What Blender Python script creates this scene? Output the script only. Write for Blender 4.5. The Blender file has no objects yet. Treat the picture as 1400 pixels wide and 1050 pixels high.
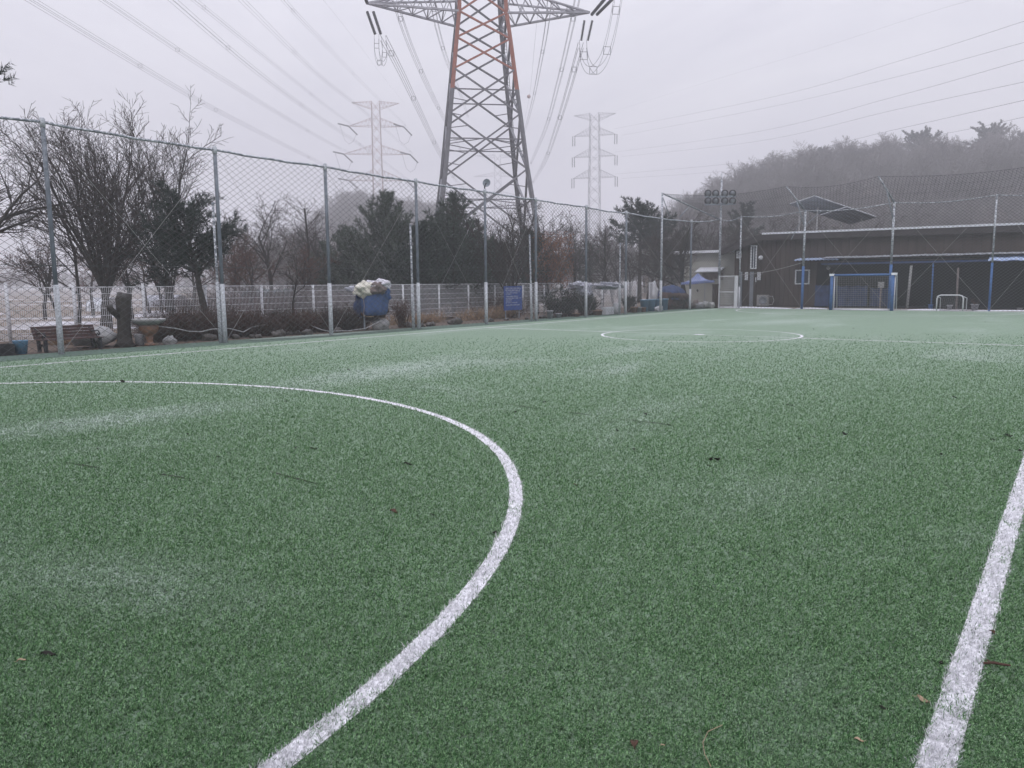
import bpy, math, random
import numpy as np
from mathutils import Vector, Matrix, noise
from math import sin, cos, pi, radians, sqrt, atan2, hypot, tan
random.seed(7)
C = bpy.context.scene.collection
# ------------------------------------------------------------------ camera
F, PITCH, ROLL, PSI, HC = 1062.9, radians(7.358), radians(-0.481), radians(36.24), 1.6
def w2(v):                                   # camera heading frame -> world
    return Vector((v[0]*cos(PSI)-v[1]*sin(PSI), v[0]*sin(PSI)+v[1]*cos(PSI), v[2]))
_r = Vector((1, 0, 0)); _f = Vector((0, cos(PITCH), -sin(PITCH))); _u = Vector((0, sin(PITCH), cos(PITCH)))
CR = w2(cos(ROLL)*_r+sin(ROLL)*_u); CU = w2(-sin(ROLL)*_r+cos(ROLL)*_u); CF = w2(_f)
CAM = Vector((0, 0, HC)); FH = w2((0, 1, 0)); RH = w2((1, 0, 0))
cd = bpy.data.cameras.new('camera'); cam = bpy.data.objects.new('camera', cd); C.objects.link(cam)
cd.sensor_width = 36; cd.lens = 36*F/1400; cd.clip_start = .05; cd.clip_end = 3000
M = Matrix((CR, CU, -CF)).transposed().to_4x4(); M.translation = CAM; cam.matrix_world = M
bpy.context.scene.camera = cam
def proj(P):
    q = Vector(P)-CAM; z = q.dot(CF)
    return 700+F*q.dot(CR)/z, 525-F*q.dot(CU)/z
def ray(x, y): return ((x-700)/F*CR+(525-y)/F*CU+CF)
def at(x, y, d):                             # point seen at pixel x,y, d metres ahead
    r = ray(x, y); return CAM+r*(d/r.dot(FH))
def gp(x, d, z=0.0):                         # point of height z, d metres ahead, in pixel column x
    s = (x-700)/F*d
    for _ in range(6):
        P = FH*d+RH*s+Vector((0, 0, z)); s += (x-proj(P)[0])/F*d
    return P
def gy(x, y, z=0.0):
    r = ray(x, y); return CAM+r*((z-HC)/r.z)
def on(L, x, z=0.0):                         # point on the ground line L in pixel column x
    a, b = Vector((*L[0], z)), Vector((*L[1], z)); lo, hi = -.3, 2.0
    for _ in range(50):
        m = (lo+hi)/2; P = a.lerp(b, m); 
        if (P-CAM).dot(CF) < .1: lo = m; continue
        if proj(P)[0] < x: lo = m
        else: hi = m
    return a.lerp(b, (lo+hi)/2)
def hz(P, y):                                # height above P that shows at pixel row y
    lo, hi = -2.0, 90.0
    for _ in range(50):
        m = (lo+hi)/2
        if proj((P[0], P[1], m))[1] > y: lo = m
        else: hi = m
    return (lo+hi)/2
# ------------------------------------------------------------------ mesh helpers
class MB:
    def __init__(s): s.v = []; s.f = []; s.m = []; s.mi = 0
    def face(s, pts):
        n = len(s.v); s.v += [tuple(p) for p in pts]; s.f.append(tuple(range(n, n+len(pts)))); s.m.append(s.mi); return s
    def addm(s, vs, fs):
        n = len(s.v); s.v += [tuple(p) for p in vs]
        s.f += [tuple(i+n for i in f) for f in fs]; s.m += [s.mi]*len(fs); return s
    def box(s, c, sz, rz=0, M=None):
        c = Vector(c); h = [a/2 for a in sz]; vs = []
        R = M or Matrix.Rotation(rz, 3, 'Z')
        for z in (-1, 1):
            for x, y in ((-1, -1), (1, -1), (1, 1), (-1, 1)): vs.append(c+R@Vector((x*h[0], y*h[1], z*h[2])))
        return s.addm(vs, [(3, 2, 1, 0), (4, 5, 6, 7), (0, 1, 5, 4), (1, 2, 6, 5), (2, 3, 7, 6), (3, 0, 4, 7)])
    def bar(s, a, b, w, h=None, up=None):
        a, b = Vector(a), Vector(b); d = b-a
        if d.length < 1e-6: return s
        h = h or w; z = d.normalized(); u = up or (Vector((0, 0, 1)) if abs(z.z) < .95 else Vector((1, 0, 0)))
        x = z.cross(u).normalized(); y = z.cross(x).normalized()
        vs = [p+x*i*w/2+y*j*h/2 for p in (a, b) for i, j in ((-1, -1), (1, -1), (1, 1), (-1, 1))]
        return s.addm(vs, [(3, 2, 1, 0), (4, 5, 6, 7), (0, 1, 5, 4), (1, 2, 6, 5), (2, 3, 7, 6), (3, 0, 4, 7)])
    def tube(s, pts, rs, n=6, cap=True):
        pts = [Vector(p) for p in pts]; k = len(pts)
        if not hasattr(rs, '__len__'): rs = [rs]*k
        vs = []; ref = None
        for i in range(k):
            t = (pts[min(i+1, k-1)]-pts[max(i-1, 0)])
            t = t.normalized() if t.length > 1e-9 else Vector((0, 0, 1))
            if ref is None: ref = Vector((0, 0, 1)) if abs(t.z) < .9 else Vector((1, 0, 0))
            x = t.cross(ref).normalized(); y = x.cross(t).normalized(); ref = y
            for j in range(n):
                a = 2*pi*j/n; vs.append(pts[i]+(x*cos(a)+y*sin(a))*rs[i])
        fs = [(i*n+j, i*n+(j+1) % n, (i+1)*n+(j+1) % n, (i+1)*n+j) for i in range(k-1) for j in range(n)]
        if cap: fs += [tuple(range(n-1, -1, -1)), tuple((k-1)*n+j for j in range(n))]
        return s.addm(vs, fs)
    def lathe(s, c, prof, n=20, fn=None):
        c = Vector(c); vs = []
        for r, z in prof:
            for j in range(n):
                a = 2*pi*j/n; q = r*(fn(a, z) if fn else 1); vs.append(c+Vector((q*cos(a), q*sin(a), z)))
        k = len(prof)
        fs = [(i*n+j, i*n+(j+1) % n, (i+1)*n+(j+1) % n, (i+1)*n+j) for i in range(k-1) for j in range(n)]
        fs += [tuple(range(n-1, -1, -1)), tuple((k-1)*n+j for j in range(n))]
        return s.addm(vs, fs)
    def blob(s, c, r, seed=0, rough=.25, n=10, fr=1.3, flat=None):
        c = Vector(c); r = Vector(r) if hasattr(r, '__len__') else Vector((r, r, r)); vs = []; fs = []
        for i in range(n+1):
            th = pi*i/n
            for j in range(2*n):
                a = pi*j/n; d = Vector((sin(th)*cos(a), sin(th)*sin(a), cos(th)))
                q = 1+rough*noise.fractal(d*fr+Vector((seed*7.1, seed*3.3, 0)), .8, 2.1, 3)
                p = Vector((d.x*r.x, d.y*r.y, d.z*r.z))*q
                if flat is not None: p.z = max(p.z, flat)
                vs.append(c+p)
        m = 2*n
        fs = [(i*m+j, (i+1)*m+j, (i+1)*m+(j+1) % m, i*m+(j+1) % m) for i in range(n) for j in range(m)]
        return s.addm(vs, fs)
    def grid(s, fn, nu, nv, th=0.0):           # surface fn(u,v), optional thickness
        vs = [Vector(fn(i/nu, j/nv)) for i in range(nu+1) for j in range(nv+1)]
        q = lambda i, j: i*(nv+1)+j
        fs = [(q(i, j), q(i+1, j), q(i+1, j+1), q(i, j+1)) for i in range(nu) for j in range(nv)]
        s.addm(vs, fs)
        if th: s.addm([v+Vector((0, 0, -th)) for v in vs], [f[::-1] for f in fs])
        return s
    def build(s, name, mats, parent=None, smooth=False):
        me = bpy.data.meshes.new(name)
        o0 = Vector((0, 0, 0))
        q = parent
        while q is not None: o0 = o0+Vector(q.location); q = q.parent
        v = np.array(s.v, dtype=np.float64).reshape(-1, 3)-np.array(o0)
        me.from_pydata(v.tolist(), [], s.f)
        mats = mats if isinstance(mats, (list, tuple)) else [mats]
        for m_ in mats: me.materials.append(m_)
        if len(mats) > 1: me.polygons.foreach_set('material_index', s.m)
        if smooth: me.polygons.foreach_set('use_smooth', [True]*len(s.f))
        me.update()
        o = bpy.data.objects.new(name, me); C.objects.link(o)
        if parent is not None: o.parent = parent
        return o
def np_mesh(name, V, Fq, mats, midx=None, parent=None):   # big meshes from arrays
    me = bpy.data.meshes.new(name); k = Fq.shape[1]
    me.vertices.add(len(V)); me.vertices.foreach_set('co', V.astype(np.float32).ravel())
    me.loops.add(Fq.size); me.loops.foreach_set('vertex_index', Fq.astype(np.int32).ravel())
    me.polygons.add(len(Fq)); me.polygons.foreach_set('loop_start', np.arange(0, Fq.size, k, dtype=np.int32))
    for m_ in mats: me.materials.append(m_)
    if midx is not None: me.polygons.foreach_set('material_index', midx.astype(np.int32))
    me.update(calc_edges=True); o = bpy.data.objects.new(name, me); C.objects.link(o)
    if parent is not None: o.parent = parent
    return o
def tag(o, label=None, cat=None, group=None, kind=None):
    if label: o['label'] = label
    if cat: o['category'] = cat
    if group: o['group'] = group
    if kind: o['kind'] = kind
    return o
def thing(name, label, cat, loc=(0, 0, 0), group=None):
    o = bpy.data.objects.new(name, None); C.objects.link(o); o.location = loc
    o.empty_display_size = .2
    return tag(o, label, cat, group)
def copy_tree(o, parent=None):
    c = o.copy(); C.objects.link(c)
    if parent is not None: c.parent = parent
    for ch in [x for x in bpy.data.objects if x.parent == o and x != c]: copy_tree(ch, c)
    return c
# ------------------------------------------------------------------ materials
def nt(name):
    m = bpy.data.materials.new(name); m.use_nodes = True; t = m.node_tree
    b = t.nodes['Principled BSDF']; return m, t, b
def nd(t, typ, **k):
    n = t.nodes.new(typ)
    for a, v in k.items():
        if a.startswith('i_'): n.inputs[a[2:].replace('_', ' ')].default_value = v
        else: setattr(n, a, v)
    return n
def L(t, a, b): t.links.new(a, b)
def mixc(t, fac, a, b, blend='MIX'):
    n = t.nodes.new('ShaderNodeMix'); n.data_type = 'RGBA'; n.blend_type = blend
    for i, v in ((0, fac), (6, a), (7, b)):
        if hasattr(v, 'is_output'): t.links.new(v, n.inputs[i])
        elif i == 0: n.inputs[0].default_value = v
        else: n.inputs[i].default_value = (*v, 1) if len(v) == 3 else v
    return n.outputs[2]
def rng(t, v, a, b, c=0.0, d=1.0):
    n = nd(t, 'ShaderNodeMapRange'); n.inputs[1].default_value = a; n.inputs[2].default_value = b
    n.inputs[3].default_value = c; n.inputs[4].default_value = d; L(t, v, n.inputs[0]); return n.outputs[0]
def nz(t, vec, scale, det=3, rough=.6, dist=0):
    n = nd(t, 'ShaderNodeTexNoise'); n.inputs['Scale'].default_value = scale; n.inputs['Detail'].default_value = det
    n.inputs['Roughness'].default_value = rough; n.inputs['Distortion'].default_value = dist
    if vec is not None: L(t, vec, n.inputs['Vector'])
    return n.outputs[0]
def mapv(t, vec, sc):
    n = nd(t, 'ShaderNodeMapping'); n.inputs['Scale'].default_value = sc; L(t, vec, n.inputs['Vector']); return n.outputs[0]
def mul(t, a, b, op='MULTIPLY'):
    n = nd(t, 'ShaderNodeMath', operation=op)
    for i, v in enumerate((a, b)):
        if hasattr(v, 'is_output'): L(t, v, n.inputs[i])
        else: n.inputs[i].default_value = v
    return n.outputs[0]
def mat(name, col, rough=.8, var=.25, scale=6, metal=0, bump=0, frost=0, stretch=(1, 1, 1), spec=.3):
    m, t, b = nt(name); pos = nd(t, 'ShaderNodeNewGeometry'); v = mapv(t, pos.outputs['Position'], stretch)
    n1 = nz(t, v, scale, 5, .65); f = rng(t, n1, .3, .7)
    c = mixc(t, f, [x*(1-var) for x in col], [min(1, x*(1+var)) for x in col])
    if frost:
        sp = nd(t, 'ShaderNodeSeparateXYZ'); L(t, pos.outputs['Normal'], sp.inputs[0])
        up = rng(t, sp.outputs[2], .25, .9) if frost < 1 else rng(t, sp.outputs[2], -1.2, .3); n2 = nz(t, pos.outputs['Position'], 14, 4, .7)
        ff = mul(t, up, rng(t, n2, .38 if frost < 1 else .46, .6)); ff = mul(t, ff, frost); c = mixc(t, ff, c, (.72, .74, .8))
    L(t, c, b.inputs['Base Color']); b.inputs['Roughness'].default_value = rough; b.inputs['Metallic'].default_value = metal
    b.inputs['Specular IOR Level'].default_value = spec
    if bump:
        bn = nd(t, 'ShaderNodeBump'); bn.inputs['Strength'].default_value = bump; bn.inputs['Distance'].default_value = .02
        L(t, n1, bn.inputs['Height']); L(t, bn.outputs[0], b.inputs['Normal'])
    return m
K = {}
K['galv'] = mat('galvanised_steel', (.24, .27, .31), .6, .25, 9, .2, 0, .5, (1, 1, 1))
K['post'] = mat('grey_blue_post_paint', (.105, .125, .15), .6, .35, 10, .1, 0, .4, (1, 1, .4))
K['wrap'] = mat('worn_white_post_cover', (.43, .45, .49), .7, .45, 22, 0, .3, .3)
K['net'] = mat('dark_net_cord', (.07, .075, .08), .9, .1)
K['netfar'] = mat('grey_net_cord', (.075, .078, .085), .9, .1)
K['cable'] = mat('pale_steel_cable', (.3, .3, .3), .6, .2)
K['snowpipe'] = mat('snow_dusted_pipe', (.19, .21, .24), .7, .35, 3, 0, .2, 1.0)
K['white'] = mat('white_paint', (.58, .59, .63), .55, .12, 12)
K['bark'] = mat('grey_brown_bark', (.042, .037, .034), .95, .35, 14, 0, .6, .15, (1, 1, .3))
K['twig'] = mat('dark_twigs', (.046, .037, .034), .95, .25, 3)
K['twigred'] = mat('reddish_twigs', (.085, .048, .038), .95, .3, 3)
K['twigtan'] = mat('tan_dry_stems', (.30, .21, .14), .95, .35, 3)
K['twigpurp'] = mat('brown_shrub_stems', (.075, .05, .043), .95, .35, 4)
K['needle'] = mat('pine_needles', (.040, .056, .042), .8, .45, 2.2, 0, 0, .25)
K['needle2'] = mat('pale_pine_needles', (.07, .088, .068), .8, .4, 2.2, 0, 0, .3)
K['needledk'] = mat('dark_evergreen_needles', (.022, .034, .027), .8, .45, 2.2, 0, 0, .12)
K['brownleaf'] = mat('dry_brown_leaves', (.2, .085, .045), .9, .4, 4)
K['orange'] = mat('orange_tower_paint', (.28, .10, .065), .6, .25, 1.6, 0, 0, .3)
K['tower'] = mat('grey_tower_steel', (.13, .13, .145), .55, .3, 1.3, .25, 0, .35)
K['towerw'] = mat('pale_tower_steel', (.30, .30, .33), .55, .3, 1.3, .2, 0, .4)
K['towerpale'] = mat('hazed_pale_tower_steel', (.3, .3, .33), .7, .2, .2)  # far pylon steel, lightened to put haze into the colour
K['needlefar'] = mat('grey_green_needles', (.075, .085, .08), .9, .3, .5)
K['towerred'] = mat('hazed_red_tower_steel', (.3, .2, .19), .7, .3, .2)  # red steel, its paleness is distance haze put into the colour
K['insul'] = mat('dark_insulator', (.045, .045, .05), .4, .2)
K['wire'] = mat('conductor_wire', (.14, .14, .16), .6, .1)
K['brown'] = mat('dark_brown_boards', (.046, .032, .029), .75, .3, 1.8, 0, .2, 0, (1, 1, .25))
K['brown2'] = mat('grey_brown_boards', (.068, .052, .048), .75, .25, 1.8, 0, .2, 0, (1, 1, .25))
K['fascia'] = mat('brown_fascia', (.05, .042, .044), .7, .2, 3)
K['gap'] = mat('dark_gap', (.02, .018, .018), .9, .1)
K['beige'] = mat('grey_beige_render', (.36, .36, .33), .85, .12, 2, 0, .1)
K['dark'] = mat('bay_shade_black', (.010, .011, .013), .9, .2)  # near-black: the open bay's shade is put into this colour
K['teal'] = mat('dark_teal_net', (.05, .08, .08), .9, .3, 2)
K['snow'] = mat('thin_snow', (.74, .76, .82), .8, .08, 8, 0, .5)
K['frame'] = mat('white_window_frame', (.62, .64, .68), .5, .08)
K['bluepost'] = mat('blue_paint', (.055, .13, .31), .5, .25, 7)
K['bluetarp'] = mat('blue_tarpaulin', (.035, .06, .15), .6, .3, 3, 0, .3)
K['blueroof'] = mat('blue_translucent_roofing', (.25, .42, .78), .4, .15, 4, 0, 0, .8)
K['canopyblue'] = mat('blue_canopy_fabric', (.24, .3, .58), .7, .2, 3, 0, 0, .35)
K['barrel'] = mat('blue_plastic', (.12, .25, .38), .45, .15, 4, 0, 0, .3)
K['greybl'] = mat('grey_door', (.2, .22, .25), .6, .1)
K['terracotta'] = mat('terracotta', (.22, .125, .085), .8, .25, 10, 0, .3, .3)
K['stone'] = mat('rock', (.075, .066, .06), .9, .5, 7, 0, .8, .12)
K['concrete'] = mat('pale_concrete', (.3, .3, .3), .85, .2, 6, 0, .4, .3)
K['wood'] = mat('dark_bench_wood', (.085, .05, .047), .7, .25, 8, 0, .2, 0, (1, 1, 5))
K['iron'] = mat('black_cast_iron', (.022, .022, .026), .6, .2, 12)
K['cream'] = mat('cream_cloth', (.72, .70, .62), .85, .12, 5, 0, .4)
K['lilac'] = mat('pale_lilac_cloth', (.7, .69, .76), .85, .15, 5, 0, .4)
K['greybrown'] = mat('grey_brown_cloth', (.2, .165, .16), .9, .25, 5, 0, .4)
K['navy'] = mat('blue_padded_cover', (.055, .10, .23), .75, .3, 3.5, 0, .3)
K['plastic'] = mat('cloudy_plastic_sheet', (.42, .43, .5), .4, .25, 5)
K['pot'] = mat('grey_plastic_pot', (.3, .3, .32), .6, .2, 5, 0, 0, .4)
K['signblue'] = mat('blue_sign_board', (.045, .085, .28), .45, .15, 3)
K['lamp'] = mat('lamp_glass', (.24, .25, .28), .15, .1, 3, .3)
K['solar'] = mat('solar_panel_underside', (.2, .21, .23), .5, .15, 2)
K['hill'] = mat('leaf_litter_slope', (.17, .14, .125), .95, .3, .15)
K['forest'] = mat('hazed_bare_wood', (.175, .165, .165), .95, .3, .12)  # bare twigs, raised in tone so the colour carries part of the haze
K['litter'] = mat('dark_rubber_debris', (.02, .018, .016), .9, .2)
K['leafbr'] = mat('curled_brown_leaf', (.07, .038, .026), .8, .3, 60)
K['seed'] = mat('pale_straw', (.36, .27, .19), .8, .2, 40)
# glass
m, t, b = nt('window_glass'); b.inputs['Base Color'].default_value = (.05, .06, .08, 1); b.inputs['Roughness'].default_value = .12; K['glass'] = m
# turf: green fibres, frost in patches and streaks, worn seams
FROST = [((-60, 600), (330, 552), .9, 1.15), ((400, 528), (640, 490), 1.3, 1.2), ((500, 500), (760, 492), 1.1, .75), ((1010, 444), (1130, 436), 1.8, .8), ((40, 770), (300, 820), .5, .6), ((1000, 690), (1100, 660), .5, .35)]
def turf_colour(t, blade):
    TG = TGB if blade else TGP
    g = nd(t, 'ShaderNodeNewGeometry'); P = g.outputs['Position']
    rot = nd(t, 'ShaderNodeMapping'); rot.inputs['Rotation'].default_value = (0, 0, -.55); rot.inputs['Scale'].default_value = (1, .55, 1); L(t, P, rot.inputs['Vector'])
    big = nz(t, rot.outputs[0], .32, 5, .6, .8); mid = nz(t, P, 3.2, 5, .7, .5); fine = nz(t, P, 120 if blade else 40, 3, .7); mot = nz(t, P, 9, 4, .7)
    hf = nz(t, P, 98 if blade else 95, 3, .75)
    c = mixc(t, rng(t, fine, .40, .60), TG[0], TG[1])
    c = mixc(t, rng(t, hf, .47, .63), c, TG[2])
    c = mixc(t, mul(t, rng(t, mid, .40, .68), .25 if blade else .4), c, TG[3])
    if not blade: c = mixc(t, mul(t, rng(t, nz(t, P, 14, 4, .85), .60, .40), .5), c, TG[0]); c = mixc(t, mul(t, rng(t, nz(t, P, 2.1, 5, .8), .5, .7), .35), c, TG[2])
    fr = mul(t, mul(t, rng(t, big, .52, .72), .75), rng(t, mot, .25, .62)); fr = mul(t, fr, rng(t, hf, .28, .6))
    for (a_, b_, hw_, st_) in FROST:
        A_, B_ = gy(*a_), gy(*b_); mp = nd(t, 'ShaderNodeMapping', vector_type='TEXTURE'); c_ = (A_+B_)/2; dv_ = B_-A_
        mp.inputs['Location'].default_value = (c_.x, c_.y, 0); mp.inputs['Rotation'].default_value = (0, 0, atan2(dv_.y, dv_.x)); mp.inputs['Scale'].default_value = (dv_.length/2+hw_, hw_, 1e3)
        L(t, P, mp.inputs['Vector']); ln = nd(t, 'ShaderNodeVectorMath', operation='LENGTH'); L(t, mp.outputs[0], ln.inputs[0])
        pm = mul(t, rng(t, mul(t, ln.outputs['Value'], mul(t, mid, .9), 'ADD'), 1.45, .45), rng(t, mot, .3, .6)); fr = mul(t, fr, mul(t, mul(t, pm, st_), rng(t, hf, .3, .6)), 'MAXIMUM')
    fr2 = mul(t, rng(t, mot, .54, .74), rng(t, hf, .48, .62))
    sp = nd(t, 'ShaderNodeSeparateXYZ'); L(t, P, sp.inputs[0])
    fr = mul(t, fr, mul(t, fr2, .45), 'MAXIMUM')
    if blade: fr = mul(t, fr, rng(t, sp.outputs[2], .003, .014, .1, 1.2))
    return mixc(t, fr, c, (.55, .60, .60)), hf, P
TGP = [(.028, .08, .030), (.088, .18, .080), (.19, .30, .17), (.13, .22, .12)]
TGB = [(.003, .024, .004), (.038, .145, .036), (.33, .54, .28), (.095, .20, .085)]  # fibre tones spread wide, painting the shade between tufts into the colour
m, t, b = nt('artificial_turf'); c, hf, P = turf_colour(t, False); L(t, c, b.inputs['Base Color']); b.inputs['Roughness'].default_value = .9
b.inputs['Specular IOR Level'].default_value = .15; b.inputs['Sheen Weight'].default_value = .7; b.inputs['Sheen Roughness'].default_value = .4; b.inputs['Sheen Tint'].default_value = (.8, .95, .85, 1)
bn = nd(t, 'ShaderNodeBump'); bn.inputs['Strength'].default_value = .8; bn.inputs['Distance'].default_value = .012; L(t, hf, bn.inputs['Height']); L(t, bn.outputs[0], b.inputs['Normal']); K['turf'] = m
m, t, b = nt('turf_fibres'); c, hf, P = turf_colour(t, True); L(t, c, b.inputs['Base Color']); b.inputs['Roughness'].default_value = .6
b.inputs['Specular IOR Level'].default_value = .25; b.inputs['Sheen Weight'].default_value = .35; b.inputs['Sheen Roughness'].default_value = .35; K['blade'] = m
K['line'] = mat('white_line_turf', (.78, .78, .82), .85, .22, 45, 0, .6)
K['lineb'] = mat('white_line_fibres', (.60, .60, .63), .7, .3, 60)
K['turfdk'] = mat('dark_border_turf', (.032, .085, .048), .9, .4, 22, 0, .4, .18)
K['turfpale'] = mat('frosted_border_turf', (.22, .27, .24), .9, .35, 18, 0, .5)
# ground beyond the pitch
m, t, b = nt('winter_ground'); g = nd(t, 'ShaderNodeNewGeometry'); P = g.outputs['Position']
n1 = nz(t, P, 1.7, 6, .7); n2 = nz(t, mapv(t, P, (1, 1, 1)), .09, 5, .6, 1.0); n3 = nz(t, P, 30, 3, .7)
c = mixc(t, rng(t, n1, .3, .7), (.06, .046, .038), (.17, .13, .10)); c = mixc(t, rng(t, n3, .4, .7), c, (.30, .25, .2))
c = mixc(t, mul(t, rng(t, n2, .52, .62), rng(t, n1, .25, .5)), c, (.66, .66, .72)); L(t, c, b.inputs['Base Color']); b.inputs['Roughness'].default_value = .95; K['ground'] = m
m, t, b = nt('bedding_soil'); g = nd(t, 'ShaderNodeNewGeometry'); P = g.outputs['Position']
n1 = nz(t, P, 5, 6, .75); n3 = nz(t, P, 28, 4, .8); c = mixc(t, rng(t, n1, .35, .65), (.035, .027, .022), (.17, .12, .09)); c = mixc(t, rng(t, n3, .55, .8), c, (.34, .26, .2))
L(t, c, b.inputs['Base Color']); b.inputs['Roughness'].default_value = .95; K['soil'] = m
# ------------------------------------------------------------------ world, sun, haze
SUN_EL, SUN_AZ = radians(38), radians(150)
w = bpy.data.worlds.new('World'); bpy.context.scene.world = w; w.use_nodes = True; t = w.node_tree
bg = t.nodes['Background']; sky = nd(t, 'ShaderNodeTexSky', sky_type='NISHITA', sun_disc=False)
sky.sun_elevation = SUN_EL; sky.sun_rotation = SUN_AZ; sky.dust_density = 4; sky.air_density = 1.5
tc = nd(t, 'ShaderNodeTexCoord'); hs = nd(t, 'ShaderNodeHueSaturation'); hs.inputs['Saturation'].default_value = .35; L(t, sky.outputs[0], hs.inputs['Color'])
cn = nz(t, mapv(t, tc.outputs['Generated'], (1, 1, 2.2)), 1.7, 6, .6, .6)
cl = mixc(t, rng(t, cn, .34, .68), (5.9, 5.85, 6.8), (8.2, 8.1, 8.8))
sx = nd(t, 'ShaderNodeSeparateXYZ'); L(t, tc.outputs['Generated'], sx.inputs[0]); grad = rng(t, sx.outputs[2], 0, 1, .40, 1.45)
vm = nd(t, 'ShaderNodeVectorMath', operation='SCALE'); L(t, mixc(t, .9, hs.outputs[0], cl), vm.inputs[0]); L(t, grad, vm.inputs['Scale']); L(t, vm.outputs[0], bg.inputs['Color']); bg.inputs['Strength'].default_value = .14
sl = bpy.data.lights.new('sun', 'SUN'); sl.energy = .55; sl.angle = radians(25); sl.color = (1, .97, .93)
so = bpy.data.objects.new('sun', sl); C.objects.link(so)
sd = Vector((cos(SUN_EL)*sin(SUN_AZ), cos(SUN_EL)*cos(SUN_AZ), sin(SUN_EL))); so.rotation_euler = sd.to_track_quat('Z', 'Y').to_euler()
m = bpy.data.materials.new('haze_air'); m.use_nodes = True; t = m.node_tree; t.nodes.remove(t.nodes['Principled BSDF'])
pv = nd(t, 'ShaderNodeVolumePrincipled'); pv.inputs['Color'].default_value = (.925, .93, .975, 1); pv.inputs['Density'].default_value = .0019; pv.inputs['Anisotropy'].default_value = .1
L(t, pv.outputs[0], t.nodes['Material Output'].inputs['Volume'])
HB = MB().box((-80, 300, 48), (1500, 1500, 100)); hazeo = HB.build('haze', m); tag(hazeo, kind='stuff', label='pale winter mist filling the air over the pitch')
# ------------------------------------------------------------------ ground
XL, XR, Y0, YG, YH = -17.62, -.29, .0, 45.4, 22.55
st = lambda o: tag(o, kind='structure')
mb = MB(); mb.face([(-800, -440, -.03), (660, -440, -.03), (660, 1040, -.03), (-800, 1040, -.03)]); st(mb.build('ground', K['ground']))
mb = MB(); mb.face([(-19.2, -8, 0), (14, -8, 0), (14, 46.2, 0), (-18.3, 46.2, 0)]); st(mb.build('pitch', K['turf']))
mb = MB(); mb.face([(-21.0, -8, -.006), (-19.202, -8, -.006), (-18.302, 46.2, -.006), (-19.6, 46.2, -.006)])
st(mb.build('turf_border', K['turfdk']))
mb = MB(); mb.face([(-27, -8, -.012), (-20.6, -8, -.012), (-19.4, 49, -.012), (-25, 49, -.012)]); st(mb.build('planting_bed', K['soil']))
# frosted strip of loose turf along the border
mb = MB()
def strip(u, v):
    a = on(((-20.45, 8), (-19.0, 46.5)), 330+u*250); w_ = .28*sin(pi*min(1, u*1.2+.05))+.1
    e = Vector((-1, 0, 0)); return a+e*(v-.5)*w_*2*(1+.3*noise.noise(a*2))+Vector((.35, 0, .01))
mb.grid(strip, 40, 2); st(mb.build('frosted_turf_strip', K['turfpale']))
# snow along the far edge
for a, b_, y0, y1, nm in ((935, 1080, 46.4, 47.6, 1), (1085, 1130, 46.5, 47.0, 2), (1240, 1300, 46.5, 46.9, 3), (1330, 1480, 46.4, 46.8, 4), (880, 960, 46.9, 49.0, 5)):
    P0 = on(((-30, y0), (30, y0)), a); P1 = on(((-30, y0), (30, y0)), b_)
    mb = MB(); mb.grid(lambda u, v: (P0.x+(P1.x-P0.x)*u, y0+(y1-y0)*v*(.6+.4*abs(noise.noise(Vector((u*9, nm, 0)))*2)), (.02+.06*v)*sin(pi*min(max(u, .02), .98))**.5+.008*noise.noise(Vector((u*40, v*9, nm)))-.004), 60, 6)
    tag(mb.build('snow', K['snow']), kind='structure')
# lines
LW = .1; zl = .004
mb = MB()
def seg(a, b_, w_=LW):
    a, b_ = Vector((*a, zl)), Vector((*b_, zl)); d = (b_-a).normalized(); n = Vector((-d.y, d.x, 0))*w_/2
    mb.face([a-n, b_-n, b_+n, a+n])
def arc(c, r, a0, a1, w_=LW, n=96, z=zl):
    for i in range(n):
        A, B = a0+(a1-a0)*i/n, a0+(a1-a0)*(i+1)/n
        mb.face([(c[0]+(r+s*w_/2)*cos(q), c[1]+(r+s*w_/2)*sin(q), z) for q, s in ((A, 1), (B, 1), (B, -1), (A, -1))])
AC, AR, RC, CC = (-9.31, .36), 7.32, 2.95, (-9.42, YH)
seg((XL, -6), (XL, YG)); seg((XR, -6), (XR, YG), .11); seg((XL+.06, YG), (XR-.06, YG)); seg((XL+.06, YH), (CC[0]-RC-.06, YH)); seg((CC[0]-RC+.06, YH), (CC[0]+RC-.06, YH), .05); seg((CC[0]+RC+.06, YH), (XR-.06, YH))
arc(CC, RC, 0, 2*pi, .075); arc(AC, AR, .0, pi); arc((-9.1, YG), 7.1, pi+.02, 2*pi-.02, .08)
arc(CC, .09, 0, 2*pi, .16, 20, zl*2)
st(mb.build('pitch_lines', K['line']))
# open seams
mb = MB()
for (a, b_) in (((852, 573.5), (924, 582.5)), ((770, 563), (812, 568.8)), ((696, 553.5), (738, 559.5)), ((368, 645), (440, 664)), ((215, 648), (262, 656)), ((90, 633), (140, 641))):
    A, B = gy(*a), gy(*b_); d = (B-A).normalized(); n = Vector((-d.y, d.x, 0)); k = 12
    for i in range(k):
        u0, u1 = i/k, (i+1)/k; w0, w1 = .014*sin(pi*u0)+.002, .014*sin(pi*u1)+.002
        mb.face([A.lerp(B, u0)-n*w0+Vector((0, 0, .006)), A.lerp(B, u1)-n*w1+Vector((0, 0, .006)), A.lerp(B, u1)+n*w1+Vector((0, 0, .006)), A.lerp(B, u0)+n*w0+Vector((0, 0, .006))])
st(mb.build('turf_seams', K['litter']))
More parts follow.
